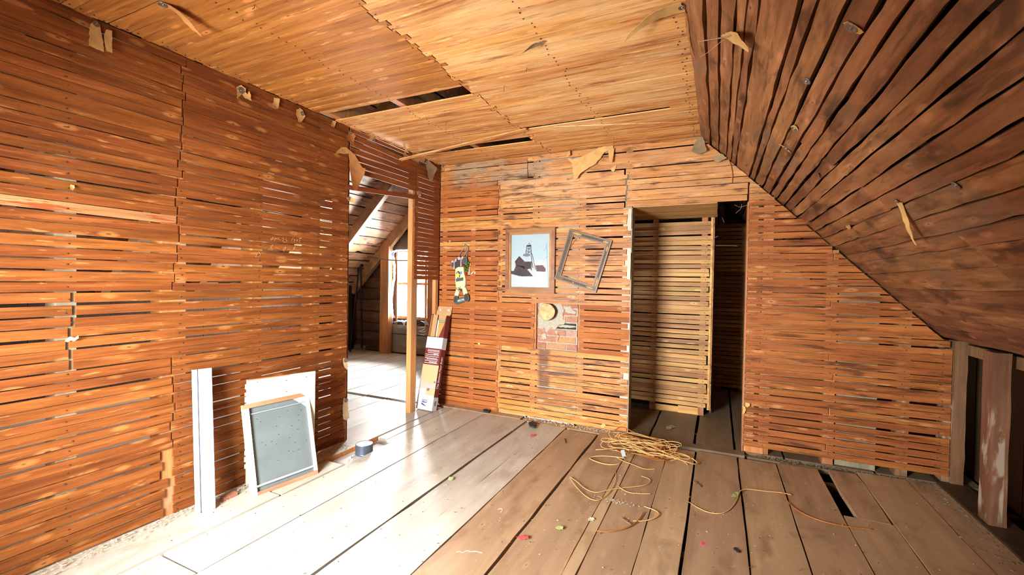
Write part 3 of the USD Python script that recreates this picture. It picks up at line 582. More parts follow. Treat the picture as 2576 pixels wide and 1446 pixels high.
t = scrap('brown paper strip hanging down from the ceiling at upper left', z1([(1190, 18), (1300, 25), (1360, 58), (1412, 95), (1460, 150), (1502, 205), (1536, 275), (1510, 281), (1460, 225), (1400, 150), (1300, 62), (1210, 55)]), 'c', paper_brown, disc=z1([(1237, 38)])[0], r=.017, amt=.07)
scrap('large curved brown paper peeling off the ceiling beside the slope', z7([(1240, 10), (1278, 85), (1190, 112), (1100, 132), (1020, 165), (950, 200), (870, 262), (815, 322), (830, 280), (860, 232), (960, 132), (1050, 72), (1180, 36)]), 'c', paper_tan, disc=z7([(1252, 58)])[0], r=.013, amt=.06)
scrap('narrow brown paper band along the top edge of the slope', z7([(1262, 60), (1290, 110), (1312, 300), (1346, 462), (1330, 420), (1300, 330), (1282, 200), (1278, 130)]), 'c', paper_brown, amt=.03)
scrap('small brown paper curl hanging in the middle of the ceiling', z7([(40, 402), (80, 352), (110, 332), (160, 312), (200, 305), (230, 316), (180, 335), (120, 365)]), 'c', paper_grey, amt=.05, pin=z7([(225, 312)])[0])
zd = lambda p: Z(p, 3.616, 1760, 0); zk = lambda p: Z(p, 1.681, 1880, 480); zq = lambda p: Z(p, 2.5826, 1680, 0)
t = scrap('bright tan paper triangle high on the sloping boards', zd([(192, 325), (250, 305), (310, 288), (352, 312), (375, 370), (432, 455), (418, 502), (360, 455), (300, 412), (225, 352)]), 's', amt=.05)
put('splinter', tube([sl(*q, .02) for q in zd([(330, 310), (190, 345), (90, 362), (0, 376)])], .0022, 5), paper_grey, t); put('thread', tube([sl(*q, .02) for q in zd([(215, 362), (70, 480), (0, 522)])], .0008, 4), paper_tan, t)
scrap('tan paper ring round a large tin disc on the upper slope', zd([(1302, 215), (1340, 198), (1420, 235), (1490, 296), (1445, 326), (1400, 315), (1335, 275)]), 's', disc=zd([(1375, 255)])[0], r=.018, amt=.01)
scrap('small tan paper behind a disc halfway down the slope', zd([(822, 1152), (860, 1140), (890, 1165), (892, 1200), (850, 1195)]), 's', disc=zd([(858, 1175)])[0], r=.014, amt=.008)
scrap('folded tan paper with disc low on the slope near the back wall', zd([(712, 1308), (740, 1312), (790, 1345), (832, 1392), (790, 1380), (735, 1345)]), 's', disc=zd([(785, 1352)])[0], r=.012, amt=.012)
scrap('long thin pale splinter of paper hanging from the slope', zk([(622, 38), (655, 50), (672, 90), (692, 130), (706, 180), (716, 230), (705, 226), (682, 165), (660, 110), (638, 68)]), 's', amt=.05, disc=zk([(628, 44)])[0], r=.012)
scrap('small tan paper flake on the middle of the slope', zk([(415, 148), (432, 145), (438, 158), (428, 168), (416, 158)]), 's', amt=.01)
zj = lambda p: Z(p, 5.785, 1560, 980)
scrap('torn tan paper bit low on the right jamb of the closet doorway', zj([(1825, 185), (1890, 200), (1885, 240), (1850, 258), (1815, 235)]), 'b', amt=.02)
scrap('narrow ragged paper strip hanging at the right jamb foot of the closet', zj([(1780, 225), (1815, 245), (1832, 290), (1808, 345), (1780, 362), (1790, 290)]), 'b', amt=.015)
scrap('small tan paper bit low on the back wall above the cane heap', [(1512, 1068), (1520, 1064), (1524, 1070), (1518, 1077), (1511, 1075)], 'b', amt=.006)
scrap('tiny tan paper square low on the back wall right of the carton', [(1202, 861), (1208, 862), (1208, 867), (1202, 866)], 'b', amt=.006)
put('paper_strip', tube([bw(*q, .012) for q in zb([(2420, 330), (2455, 420), (2480, 560), (2470, 672)])], .003, 5, 1), paper_brown, label='thin brown strip hanging down from the slope edge over the header laths', cat='paper strip')
put('button', xf(lathe([(0, .004), (.003, .003), (.004, .002), (.009, .003), (.010, 0), (0, 0)], 16), frame3(bw(1131.5, 606.5, .001), (1, 0, 0), (0, 0, 1)) @ np.diag([1, 1, -1, 1])), plain('button_white', L(150, 140, 122), .5), label='small round white button nailed to the back wall above the figure', cat='button')
def lone_disc(label, px, surf, r): 
    f, n = SURF[surf]; t = thing('tin_disc', label, 'tin disc'); p, q = tin_disc(f(*px, .004), n, r, .5); put('disc', p, tin, t); put('nail_head', q, steel, t)
lone_disc('bare tin disc beside the second gap on the upper slope', zd([(970, 740)])[0], 's', .015)
lone_disc('bare tin disc low on the slope, left of the cross joint', zq([(985, 1140)])[0], 's', .013)
lone_disc('bare tin disc at the right edge of the middle slope', zq([(1870, 1205)])[0], 's', .016)
lone_disc('shiny tin disc at the top of the back left corner', zh([(1985, 845)])[0], 'b', .013)
for px, ln, lab in (((1005, 320), .03, 'bent nail in the ceiling between the long hole and the fallen lath'), ((1122, 305), .03, 'thin nail hanging straight above the middle of the fallen lath'), ((1268, 215), .035, 'long thin nail in the ceiling right of the long hole'), ((1325, 170), .02, 'short nail in the ceiling nearest the small brown paper curl'), ((640, 12), .02, 'short nail at the top edge of the ceiling, right of the hanging strip')):
    p = cl(*px, 0); put('nail', tube([p, p+[0, 0, -ln*.6], p+[rng.normal(0, .006), rng.normal(0, .006), -ln]], .0013, 5), nail_mat, label=lab, cat='nail')
# a lath that came loose from the ceiling
put('fallen_lath', board((-1.21, 2.78, 2.186), (-2.20, 2.667, 2.049), NY, np.array([.13, 0, -.99]), .034, .008, 6, .001, warp=.002), lath_ceiling, label='loose lath hanging slantwise from the ceiling into the back left corner', cat='lath')
put('sagging_lath', board((-1.02, 2.82, HC-.012), (-.14, 3.10, HC-.004), NY, CN, .026, .007, 6, .001), lath_ceiling, label='thin loose lath lying crooked under the ceiling near the slope', cat='lath')
# writing scratched into the left wall
zw = lambda p: [lw(*q, .0016) for q in Z(p, 10.733, 640, 560)]
strokes = [[(430, 465), (460, 420), (500, 390), (520, 400), (500, 450), (450, 468), (440, 455), (480, 430), (530, 440)], [(560, 400), (545, 490)], [(555, 420), (580, 410), (590, 430), (560, 450)], [(600, 420), (600, 455), (605, 430), (625, 425)],
           [(640, 420), (640, 460)], [(670, 395), (655, 460), (720, 465)], [(750, 430), (780, 410), (800, 430), (770, 475), (750, 495), (810, 495)], [(880, 425), (850, 430), (840, 465), (880, 470), (875, 510), (830, 525), (780, 515)],
           [(1050, 400), (1020, 450), (1000, 500)], [(1080, 440), (1060, 455), (1070, 475), (1095, 460), (1100, 440), (1095, 480), (1070, 520)], [(1150, 450), (1135, 480), (1150, 505), (1170, 490), (1165, 460), (1150, 450)], [(1200, 465), (1225, 455), (1235, 475), (1210, 510), (1205, 525), (1250, 545)],
           [(380, 740), (430, 700), (480, 640), (505, 590), (480, 595), (440, 640), (450, 690), (510, 690)], [(440, 740), (460, 710), (510, 745)], [(560, 690), (590, 660), (610, 690), (625, 665), (650, 710), (665, 690), (680, 715)], [(850, 650), (800, 690), (760, 740), (800, 745), (850, 690), (840, 660), (820, 720), (790, 780)],
           [(880, 740), (910, 700), (930, 735), (960, 700), (975, 745), (1030, 755), (1060, 700), (1110, 620), (1080, 690), (1060, 740), (1100, 710), (1130, 740), (1180, 735), (1250, 715)], [(40, 935), (50, 880), (110, 790), (130, 785), (170, 850), (130, 905), (40, 935)]]
put('scratched_writing', cat_([tube(zw(p), .0007, 5, 1) for p in strokes]), plain('scratch', L(206, 150, 98), .7), wall_left, label='pale handwriting scratched into the laths with the date 1902')

# ---- framed picture of a mine in snow
def rails(parent, M, w, h, rw, t0, t1, mat, names=('rail',), z=0.0, inset=0.0):
    for (a, b, o) in (((-1, 1), (1, 1), (0, 1)), ((1, 1), (1, -1), (1, 0)), ((1, -1), (-1, -1), (0, -1)), ((-1, -1), (-1, 1), (-1, 0))):
        o = np.array([*o, 0.0]); hw, hh = w/2-inset, h/2-inset
        A, B = np.array([a[0]*hw, a[1]*hh, 0])-o*rw/2, np.array([b[0]*hw, b[1]*hh, 0])-o*rw/2
        d = (B-A)/np.linalg.norm(B-A); A, B = A+d*rw/2*0, B
        A = A+d*(rw/2 if True else 0); B = B-d*(rw/2)
        m = board(A+[0, 0, z+t0], B+[0, 0, z+t0], o, NZ, rw, t1, 3, 0, e0=(-rw/2, rw/2), e1=(-rw/2, rw/2))
        put(names[0], xf(m, M), mat, parent)
pic_wood = wood('picture_frame_wood', 0, [(.2, L(112, 70, 38)), (.5, L(138, 90, 50)), (.8, L(154, 106, 64))], knots=0, var=.12, along=9, across=30, rough=.45)
pic_lip = wood('picture_frame_lip', 0, [(.2, L(130, 84, 42)), (.5, L(154, 104, 56)), (.8, L(170, 120, 70))], knots=0, var=.1, along=9, across=30, rough=.45)
PIC = thing('framed_picture', 'brown wooden framed picture of a snowy mine building on the back wall', 'picture')
pc = np.array([-1.4275, YB-.003, 1.318]); MP = frame3(pc, (1, 0, .006), (-.006, 0, 1)); MP[:3, 2] = BN
PWd, PHt = .445, .540
rails(PIC, MP, PWd, PHt, .030, .026, .022, pic_wood); rails(PIC, MP, PWd, PHt, .020, .019, .017, pic_lip, ('inner_rail',), inset=.029)
pw, ph = PWd-.094, PHt-.094
def flat(pts, z, d=.0006): return xf(poly(pts, d, z), MP)
zp = lambda p: [(((x-(255-23*(y-200)/985))/(720-4*(y-200)/985)-.5)*pw, (.5-(y-(208-13*(x-255)/720))/(977+33*(x-255)/720))*ph) for x, y in p]
snow, sky_, bdark, bmid, bred, bgrey = [plain('print_'+n, L(*c), .35, noise=k, nscale=180) for n, c, k in (('snow', (182, 186, 187), .03), ('sky', (168, 184, 190), .04), ('dark', (34, 23, 27), .3), ('mid', (58, 40, 46), .35), ('red', (84, 54, 62), .3), ('grey', (104, 114, 126), .2))]
PR = put('print', xf(poly([(-pw/2-.004, -ph/2-.004), (pw/2+.004, -ph/2-.004), (pw/2+.004, ph/2+.004), (-pw/2-.004, ph/2+.004)], .004, .004), MP), snow, PIC)
put('printed_sky', flat(zp([(256, 210), (974, 196), (962, 640), (700, 700), (244, 650)]), .008, .0004), sky_, PR)
put('printed_building', cat_([flat(zp(p), .0085) for p in ([(318, 712), (402, 612), (470, 640), (505, 700), (500, 850), (330, 770)], [(290, 890), (340, 770), (500, 800), (625, 830), (650, 985), (400, 980), (240, 935), (240, 885)])]), bmid, PR)
put('printed_shadow', cat_([flat(zp(p), .0092) for p in ([(500, 712), (628, 712), (622, 838), (500, 850)], [(312, 712), (402, 608), (412, 622), (328, 718)], [(300, 930), (380, 860), (490, 870), (560, 880), (640, 985), (440, 985)], [(238, 880), (300, 884), (300, 896), (238, 892)], [(238, 905), (300, 905), (300, 917), (238, 917)], [(540, 408), (626, 400), (630, 432), (540, 436)])]), bdark, PR)
def bar(a, b, w=5):  # noqa
    (x0, y0), (x1, y1) = a, b; l = math.hypot(x1-x0, y1-y0); nx, ny = -(y1-y0)/l*w/2, (x1-x0)/l*w/2
    return zp([(x0+nx, y0+ny), (x1+nx, y1+ny), (x1-nx, y1-ny), (x0-nx, y0-ny)])
tw = [((545, 430), (520, 600), 9), ((622, 430), (640, 830), 9), ((585, 430), (580, 600), 7), ((640, 560), (700, 860), 8), ((545, 450), (620, 500), 5), ((620, 450), (540, 510), 5), ((540, 510), (622, 560), 5), ((622, 510), (530, 570), 5), ((530, 560), (628, 620), 5), ((625, 570), (560, 620), 5), ((626, 640), (660, 830), 6), ((545, 470), (620, 470), 5), ((535, 530), (625, 530), 5), ((575, 400), (580, 372), 5), ((580, 372), (600, 368), 5), ((600, 368), (612, 400), 5)]
put('printed_tower', cat_([flat(bar(*q), .0092) for q in tw]), bdark, PR)
put('printed_timbers', cat_([flat(bar(*q), .0093) for q in [((x, 720+.3*(x-330)), (x+2, 765), 4) for x in (345, 365, 390)]+[((x, 722), (x-1, 836), 4) for x in (520, 545, 570, 600)]+[((350, 775), (410, 860), 7), ((430, 790), (400, 900), 6), ((470, 880), (500, 960), 6), ((540, 880), (500, 970), 6), ((318, 780), (500, 790), 6), ((380, 700), (470, 700), 5), ((430, 660), (430, 760), 5), ((840, 800), (842, 890), 4), ((780, 795), (780, 890), 4)]]), bdark, PR)
put('printed_roof_snow', cat_([flat(zp(p), .0098) for p in ([(410, 612), (480, 622), (555, 690), (550, 712), (505, 712)], [(550, 858), (600, 842), (690, 960), (690, 985), (655, 985)], [(640, 840), (690, 860), (725, 900), (690, 900)])]), snow, PR)
put('printed_shed', flat(zp([(700, 785), (830, 782), (884, 845), (880, 905), (720, 895)]), .0092), bred, PR)
put('printed_tank', cat_([flat(zp([(470, 600), (480, 572), (560, 560), (600, 575), (600, 605), (540, 620)]), .0098), flat(bar((905, 380), (930, 1190), 4), .0086), flat(bar((860, 520), (920, 420), 3), .0086), flat(bar((840, 700), (915, 620), 3), .0086)]), bgrey, PR)
put('glazing', xf(poly([(-pw/2-.003, -ph/2-.003), (pw/2+.003, -ph/2-.003), (pw/2+.003, ph/2+.003), (-pw/2-.003, ph/2+.003)], .0015, .0125), MP), glass, PIC)

# ---- the empty frame
EF = thing('empty_picture_frame', 'empty ornate picture frame hanging tilted, right of the mine picture', 'picture frame')
TL, TR, BR, BL = (bw(*q, .022) for q in ((1431, 575), (1540, 605), (1499, 736), (1396, 702)))
ex = (TR-TL+BR-BL)/2; ey = (TL-BL+TR-BR)/2; ew, eh = np.linalg.norm(ex), np.linalg.norm(ey); ME = frame3((TL+TR+BR+BL)/4*[1, 0, 1]+[0, YB-.002, 0], ex, ey)
if ME[1, 2] > 0: ME[:3, 2] *= -1
ef_dark = plain('frame_bronze', L(80, 61, 38), .5, noise=.35, nscale=150); ef_edge = plain('frame_edge', L(116, 80, 44), .45, noise=.2, nscale=90); ef_orn = plain('frame_ornament', L(66, 51, 34), .55, noise=.3, nscale=160); gesso = plain('gesso', L(172, 134, 84), .8, noise=.15, nscale=120)
rails(EF, ME, ew, eh, .010, .022, .020, ef_edge, ('outer_rail',)); rails(EF, ME, ew, eh, .026, .017, .015, ef_dark, ('rail',), inset=.009); rails(EF, ME, ew, eh, .010, .014, .012, ef_edge, ('inner_rail',), inset=.034)
def bead(x, y, rx, ry): m = trimesh.creation.icosphere(1, 1.0); m.apply_scale([rx*.8, ry*.8, .0022]); m.apply_translation([x, y, .0175]); return m
bs = []
for s in np.arange(-ew/2+.07, ew/2-.06, .0125): bs += [bead(s, eh/2-.022, .0055, .008), bead(s, -eh/2+.022, .0055, .008)]
for s in np.arange(-eh/2+.07, eh/2-.06, .0125): bs += [bead(-ew/2+.022, s, .008, .0055), bead(ew/2-.022, s, .008, .0055)]
put('moulding_beads', cat_([xf(b, ME) for b in bs]), ef_orn, EF, kind='stuff', smooth=True)
for (a, b, c, d) in ((-.105, .188, .10, .020), (.135, .186, .06, .020), (.160, .14, .016, .05), (.160, -.13, .018, .085), (.12, -.188, .07, .018), (-.02, -.19, .014, .012)):
    q = [(a+c*math.cos(k)*(.85+.15*math.sin(5*k))/2+.0, b+d*math.sin(k)*(.85+.15*math.cos(4*k))/2) for k in np.arange(0, 2*math.pi, .5)]
    put('bare_gesso', xf(poly(q, .0055, .0145), ME), gesso, EF)
put('inner_stick', xf(tube([(-.10, .16, .004), (-.125, .10, .004), (-.14, .02, .004)], .0016, 5), ME), ef_edge, EF)

# ---- chimney in the hole of the back wall
CH = thing('chimney', 'brick chimney with smeared mortar behind the square hole in the laths', 'chimney')
mortar = plain('mortar', L(168, 160, 142), .9, noise=.18, nscale=60, bump=.5)
bricks = [plain('brick_'+n, L(*c), .85, noise=.25, nscale=70, bump=.4) for n, c in (('rose', (166, 116, 92)), ('tan', (176, 132, 92)), ('red', (160, 104, 80)), ('sooty', (52, 46, 42)), ('pink', (176, 136, 120)))]
YF = YB+.034
put('mortar_core', box(-1.372, -1.022, YF+.006, YF+.40, 0, 2.6), mortar, CH)
bz = .470
for i in range(10):
    x = -1.372+(0 if i % 2 else -.085)
    while x < -1.03:
        a, b = max(x+.004, -1.372), min(x+.166, -1.022)
        if b-a > .02:
            k = 3 if (i == 5 and a > -1.25) else int(rng.integers(0, 5)) if i > 3 else [1, 0, 4, 2][int(rng.integers(0, 4))]
            k = 0 if (k == 3 and not (i == 5 and a > -1.25)) else k
            m = trimesh.creation.box([b-a, .05, .047]); m = m.subdivide().subdivide(); m.vertices += rng.normal(0, .0009, m.vertices.shape)
            m.apply_translation([(a+b)/2, YF+.025+rng.uniform(-.002, .002), bz+.0285]); put('brick', m, bricks[k], CH)
        x += .171
    bz += .0572
zc_ = lambda p: Z(p, 9.64, 1330, 740)
sm = [zc_([(275, 185), (420, 178), (600, 190), (790, 200), (810, 300), (850, 380), (830, 460), (820, 600), (900, 640), (860, 720), (700, 760), (660, 850), (560, 800), (500, 860), (420, 930), (400, 800), (330, 860), (238, 790), (240, 480), (255, 300)]), zc_([(850, 300), (1000, 285), (1060, 380), (1160, 450), (1100, 480), (900, 450)]), zc_([(640, 760), (900, 740), (1100, 770), (1200, 800), (1000, 815), (760, 800)]), zc_([(640, 880), (700, 890), (690, 960), (640, 940)]), zc_([(330, 960), (420, 950), (430, 1090), (300, 1080)])]
for i, q in enumerate(sm):
    P = np.array([at(x, y, 1, YF-.004) for x, y in q]); put('mortar_smear', sheet(P, BN, lambda s: .0, t=.012, res=.012, rough=.004, seed=40+i), mortar, CH, smooth=40)
put('wire', tube([at(*q, 1, YF-.004) for q in zc_([(705, 950), (735, 1000), (730, 1070), (705, 1120)])], .0012, 5), nail_mat, CH)
PL = thing('wooden_plug', 'round slice of pale log plugging the flue hole in the chimney', 'wooden plug')
pp = at(1375.5, 784.5, 1, YF-.066); prr = .0695
ringp = [(prr*(1+.02*math.sin(3*k+1)+.012*math.sin(7*k)), k) for k in np.arange(0, 2*math.pi, .16)]
m = poly([(r_*math.cos(k), r_*math.sin(k)) for r_, k in ringp], .064); v = m.vertices; m.vertices = np.stack([pp[0]+v[:, 0], pp[1]+.002+v[:, 2], pp[2]+v[:, 1]], 1); m.invert()
put('bark', m, plain('bark', L(106, 74, 48), .9, noise=.4, nscale=60, bump=.6), PL)
m = poly([(r_*.97*math.cos(k), r_*.97*math.sin(k)) for r_, k in ringp], .003); v = m.vertices; m.vertices = np.stack([pp[0]+v[:, 0], pp[1]+v[:, 2], pp[2]+v[:, 1]], 1); m.invert()
put('cut_face', m, usdkit.material(stage, '/World/Looks/end_grain', {'g': ('geometry', {}), 'm': ('mapping', {'location': tuple(-pp), 'scale': (1, 1, 1)}), 'n': ('noise_texture', {'scale': 26.0, 'detail': 5.0}), 'r': ('rgb_ramp', {'ramp': [(.25, L(150, 104, 60)), (.5, L(196, 156, 108)), (.75, L(212, 180, 136))]}), 'p': ('principled_bsdf', {'roughness': .8})},
    [('g.position', 'm.vector'), ('m.vector', 'n.vector'), ('n.fac', 'r.fac'), ('r.color', 'p.base_color')], surface='p.BSDF'), PL)

# ---- wooden figure hanging on the back wall
OR = thing('hanging_ornament', 'cream and black painted wooden figure with welcome sign, hung by raffia', 'ornament')
zo = lambda p: Z(p, 8.03, 1120, 600)
cream, black, pinkish = plain('ornament_cream', L(204, 188, 144), .6, noise=.08), plain('ornament_black', L(52, 48, 46), .6, noise=.2), plain('ornament_pink', L(172, 148, 142), .7, noise=.1)
green_sign, yellow, blue, raffia = plain('sign_green', L(60, 76, 72), .6, noise=.15), plain('ornament_yellow', L(232, 190, 84), .6), plain('ornament_blue', L(90, 120, 176), .6), plain('raffia', L(140, 124, 106), .8, noise=.3, nscale=120)
def oval(cx, cy, rx, ry, rot=0.0, n=20): return [(cx+rx*math.cos(k)*math.cos(rot)-ry*math.sin(k)*math.sin(rot), cy+rx*math.cos(k)*math.sin(rot)+ry*math.sin(k)*math.cos(rot)) for k in np.arange(n)*2*math.pi/n]
put('body', wp(zo([(205, 610), (260, 575), (330, 570), (368, 575), (376, 680), (395, 750), (406, 820), (405, 920), (390, 985), (340, 1010), (240, 1022), (218, 970), (206, 880), (205, 720)]), .004, .026), cream, OR)
for q in ([(222, 1022), (292, 1045), (275, 1110), (250, 1166), (185, 1145), (203, 1080)], [(335, 995), (405, 985), (430, 1040), (452, 1102), (415, 1125), (372, 1140), (352, 1070)]): put('leg', wp(zo(q), .004, .022), cream, OR)
for q in (oval(205, 1228, 42, 78, .15), oval(425, 1195, 50, 84, -.1)):
    b_ = put('boot', wp(zo(q), .004, .030), black, OR); put('sole_edge', tube([bw(x, y, .031) for x, y in zo(q+q[:1])], .0012, 4), pinkish, b_)
sg_ = put('sign', wp(zo([(180, 1240), (255, 1205), (375, 1180), (480, 1158), (492, 1225), (440, 1262), (250, 1330), (180, 1322)]), .003, .018), green_sign, OR)
tm = meshkit.text_mesh('WELCOME', .0115, .0012, True); w_ = tm.bounds[1][0]
p0, p1 = bw(*zo([(390, 1205)])[0], .020), bw(*zo([(240, 1243)])[0], .020); tm.apply_scale([np.linalg.norm(p1-p0)/w_, 1.5, 1]); xa = (p1-p0)
Mt = frame3(p0, xa, np.cross(BN, xa)); put('lettering', xf(tm, Mt), plain('lettering_pale', L(196, 206, 200), .7), sg_)
put('hat', wp(zo([(202, 612), (192, 560), (190, 500), (212, 425), (258, 382), (300, 362), (348, 362), (362, 420), (375, 500), (372, 545), (330, 558), (262, 578)]), .004, .022), black, OR)
for q in (oval(146, 528, 27, 52, .1), oval(395, 442, 46, 72, -.05)):
    e_ = put('disc_mitten', wp(zo(q), .012, .030), plain('ornament_slate', L(58, 66, 68), .6, noise=.2) if count.get(str(OR.GetPath())+'/disc_mitten', 0) == 0 else UsdShade.Material.Get(stage, '/World/Looks/ornament_slate'), OR); put('rim', tube([bw(x, y, .030) for x, y in zo(q+q[:1])], .0011, 4), pinkish, e_)
for q in (oval(148, 462, 32, 18, -.3), oval(208, 440, 18, 36, .3), oval(280, 400, 34, 32, .3), oval(342, 388, 18, 34, .5)): put('bow_loop', wp(zo(q), .024, .029), pinkish, OR)
for q in ([(170, 470), (190, 470), (188, 540), (192, 615), (165, 615), (172, 540)], [(312, 420), (332, 420), (325, 490), (332, 560), (302, 560), (308, 490)]): put('ribbon', wp(zo(q), .024, .027), pinkish, OR)
st = [(252+(52 if k % 2 == 0 else 26)*math.sin(k*math.pi/5)*.9, 740-(74 if k % 2 == 0 else 38)*math.cos(k*math.pi/5)) for k in range(10)]
put('star', wp(zo(st), .026, .032), yellow, OR); put('star_shadow_patch', wp(zo(oval(262, 730, 40, 76)), .0255, .0275), black, OR)
put('heart', wp(zo([(290, 690), (300, 665), (318, 668), (332, 655), (334, 690), (322, 722), (305, 715)]), .026, .030), blue, OR)
put('plaque', wp(zo([(214, 812), (355, 782), (358, 845), (222, 870)]), .026, .033), green_sign, OR)
put('twig_bow', cat_([tube([bw(x, y, d) for (x, y), d in zip(zo(q), np.linspace(.027, .034, len(q)))], .0016, 4, 1) for q in ([(250, 980), (280, 1000), (330, 1065)], [(310, 965), (285, 1010), (262, 1072)], [(245, 1000), (300, 1010), (335, 1020)], [(285, 1005), (300, 1050), (318, 1075)])]), green_sign, OR)
put('raffia_loop', cat_([tube([bw(x, y, d) for (x, y), d in zip(zo(q), np.linspace(.020, .010, len(q)))], r_, 6, 2) for q, r_ in (([(275, 360), (300, 300), (340, 240), (382, 205)], .0038), ([(382, 355), (430, 250), (450, 200), (480, 190), (395, 105), (380, 140), (440, 180)], .0032), ([(425, 380), (445, 300), (435, 270), (400, 340), (370, 360)], .0028), ([(400, 110), (420, 150), (470, 200), (440, 270)], .0036), ([(415, 200), (410, 270), (395, 300)], .0014))]), raffia, OR)
gb, rb = plain('bell_green', L(34, 118, 50), .22, .3), plain('bell_red', L(170, 36, 34), .3, .2)
for x, y, r_, m_ in ((440, 520, .011, gb), (470, 490, .010, gb), (410, 590, .011, gb), (400, 640, .010, gb), (440, 650, .010, gb), (455, 560, .011, gb), (430, 470, .010, gb), (385, 555, .009, rb), (460, 605, .010, rb), (412, 705, .011, rb)):
    b_ = trimesh.creation.icosphere(2, r_); b_.apply_translation(bw(*zo([(x, y)])[0], .016)); put('bell', b_, m_, OR, smooth=True)
put('tag_strip', wp(zo([(476, 580), (500, 575), (494, 660), (490, 735), (470, 730)]), .006, .009), paper_cream, OR); [put('gold_bow', tube([bw(x, y, .014) for x, y in zo(q)], .0022, 5, 1), yellow, OR) for q in ([(470, 400), (500, 380), (525, 400), (500, 425)], [(500, 500), (525, 520), (490, 560)])]
CPn = thing('clothes_peg', 'tiny pale wooden peg and white bead beside the hanging figure', 'peg'); put('peg', wp(zo([(512, 708), (575, 652), (584, 662), (528, 722)]), .002, .009), paper_cream, CPn); put('bead', wp(zo(oval(598, 690, 11, 22)), .002, .012), plain('white_bead', L(236, 236, 236), .4), CPn)

# ---- flooring carton leaning in the corner
CB = thing('flooring_carton', 'tall maroon and white flooring carton leaning in the back left corner', 'carton')
o_ = fl(1045, 1031); o_[0] += .004; BRc = fl(1086, 1039); top = at(1098, 792, 1, 3.325)
uu = BRc-o_; bwid = np.linalg.norm(uu); MB_ = frame3(o_, uu, top-o_); blen = np.linalg.norm(top-o_); dep = .062
if MB_[:3, 2] @ np.array([0, 1, 0]) > 0: MB_[:3, 2] *= -1
lift_ = max(0, -(xf(box(0, bwid, 0, blen, -dep, 0), MB_).bounds[0][2])); MB_[2, 3] += lift_+.002
maroon, card, label_w, photo_y = plain('carton_maroon', L(104, 38, 36), .55, noise=.08), plain('cardboard', L(176, 140, 94), .8, noise=.1), plain('carton_white', L(178, 182, 184), .5), plain('carton_photo', L(186, 164, 122), .45, noise=.06, nscale=12)
def cb(x0, x1, y0, y1, z0, z1): return xf(box(x0*bwid, x1*bwid, y0*blen, y1*blen, z0, z1), MB_)
T_ = .003
bd = put('carton_body', cat_([cb(0, 1, 0, .745, -T_, 0), cb(0, .02, 0, .985, -dep, -T_), cb(.98, 1, 0, .98, -dep, -T_), cb(.02, .98, 0, 1.0, -dep, -dep+T_), cb(0, 1, 0, .004, -dep, 0)]), maroon, CB)
put('lining', cat_([cb(.022, .978, .70, 1.04, -dep+T_, -dep+T_+.002), cb(.021, .035, .70, .98, -dep+.006, -T_-.001), cb(.02, .30, .745, .985, -.035, -.032)]), card, CB, label='bare brown cardboard inside of the torn opening')
put('torn_edge', xf(poly([(.70*bwid, .745*blen), (bwid, .745*blen), (bwid, .97*blen), (.97*bwid, .97*blen), (.93*bwid, .88*blen), (.84*bwid, .83*blen)], .003, -.003), MB_), maroon, CB)
put('white_end', cat_([cb(-.002, 1.002, 0, .148, 0, .0012), xf(box(bwid, bwid+.0012, 0, .135*blen, -dep, 0), MB_)]), label_w, CB); put('paper_band', cat_([cb(-.004, 1.004, .625, .742, 0, .0015), xf(box(bwid, bwid+.0015, .62*blen, .742*blen, -dep, 0), MB_)]), label_w, CB)
ph_ = put('printed_photo', cb(0, 1, .148, .455, 0, .0008), photo_y, CB)
put('photo_wall', xf(poly([(0, .30*blen), (.75*bwid, .262*blen), (bwid, .33*blen), (bwid, .22*blen), (.0, .21*blen)], .0006, .0008), MB_), plain('photo_pale', L(172, 164, 154), .45), ph_); put('photo_window', cb(.02, .46, .15, .21, .0008, .0016), label_w, ph_)
put('photo_plant', cat_([xf(poly([(.50*bwid, .19*blen), (.66*bwid, .19*blen), (.64*bwid, .203*blen), (.70*bwid, .213*blen), (.58*bwid, .22*blen), (.48*bwid, .21*blen)], .0006, .0015), MB_), xf(poly([(.84*bwid, .275*blen), (.97*bwid, .277*blen), (.96*bwid, .292*blen), (.86*bwid, .296*blen)], .0006, .0015), MB_)]), plain('photo_dark', L(120, 106, 70), .6), ph_)
ln = [(.606, .16, .90), (.594, .16, .90), (.578, .20, .90), (.566, .55, .85), (.558, .06, .90), (.54, .08, .90), (.522, .06, .82), (.511, .18, .90), (.495, .06, .86), (.482, .35, .85), (.472, .06, .88)]
put('printed_lines', cat_([cb(a, b, y-.0028, y+.0028, .0004, .0011) for y, a, b in ln]), plain('print_white', L(226, 208, 204), .6), CB)
lg = put('printed_logo', cat_([cb(.30, .62, .098, .103, .0012, .0018), cb(.30, .32, .075, .1, .0012, .0018), cb(.60, .62, .08, .1, .0012, .0018)]+[cb(.34+.05*i, .37+.05*i, .086, .097, .0012, .0018) for i in range(5)]), plain('logo_grey', L(110, 120, 130), .6), CB)
put('logo_wave', cat_([xf(poly([(.30*bwid, .080*blen), (.40*bwid, .086*blen), (.52*bwid, .078*blen), (.62*bwid, .084*blen), (.62*bwid, .072*blen), (.5*bwid, .069*blen), (.3*bwid, .072*blen)], .0006, .0012), MB_), ]), plain('logo_blue', L(60, 90, 150), .5), lg)
put('logo_road', xf(poly([(.30*bwid, .066*blen), (.62*bwid, .040*blen), (.5*bwid, .040*blen), (.3*bwid, .052*blen)], .0006, .0012), MB_), plain('logo_black', L(40, 44, 52), .6), lg)
tm = meshkit.text_mesh('The Easiest Floor Ever!', .018, .0010, True); v = tm.vertices; v[:, 0] += v[:, 1]*.25; tm.vertices = v; tl = tm.bounds[1][0]
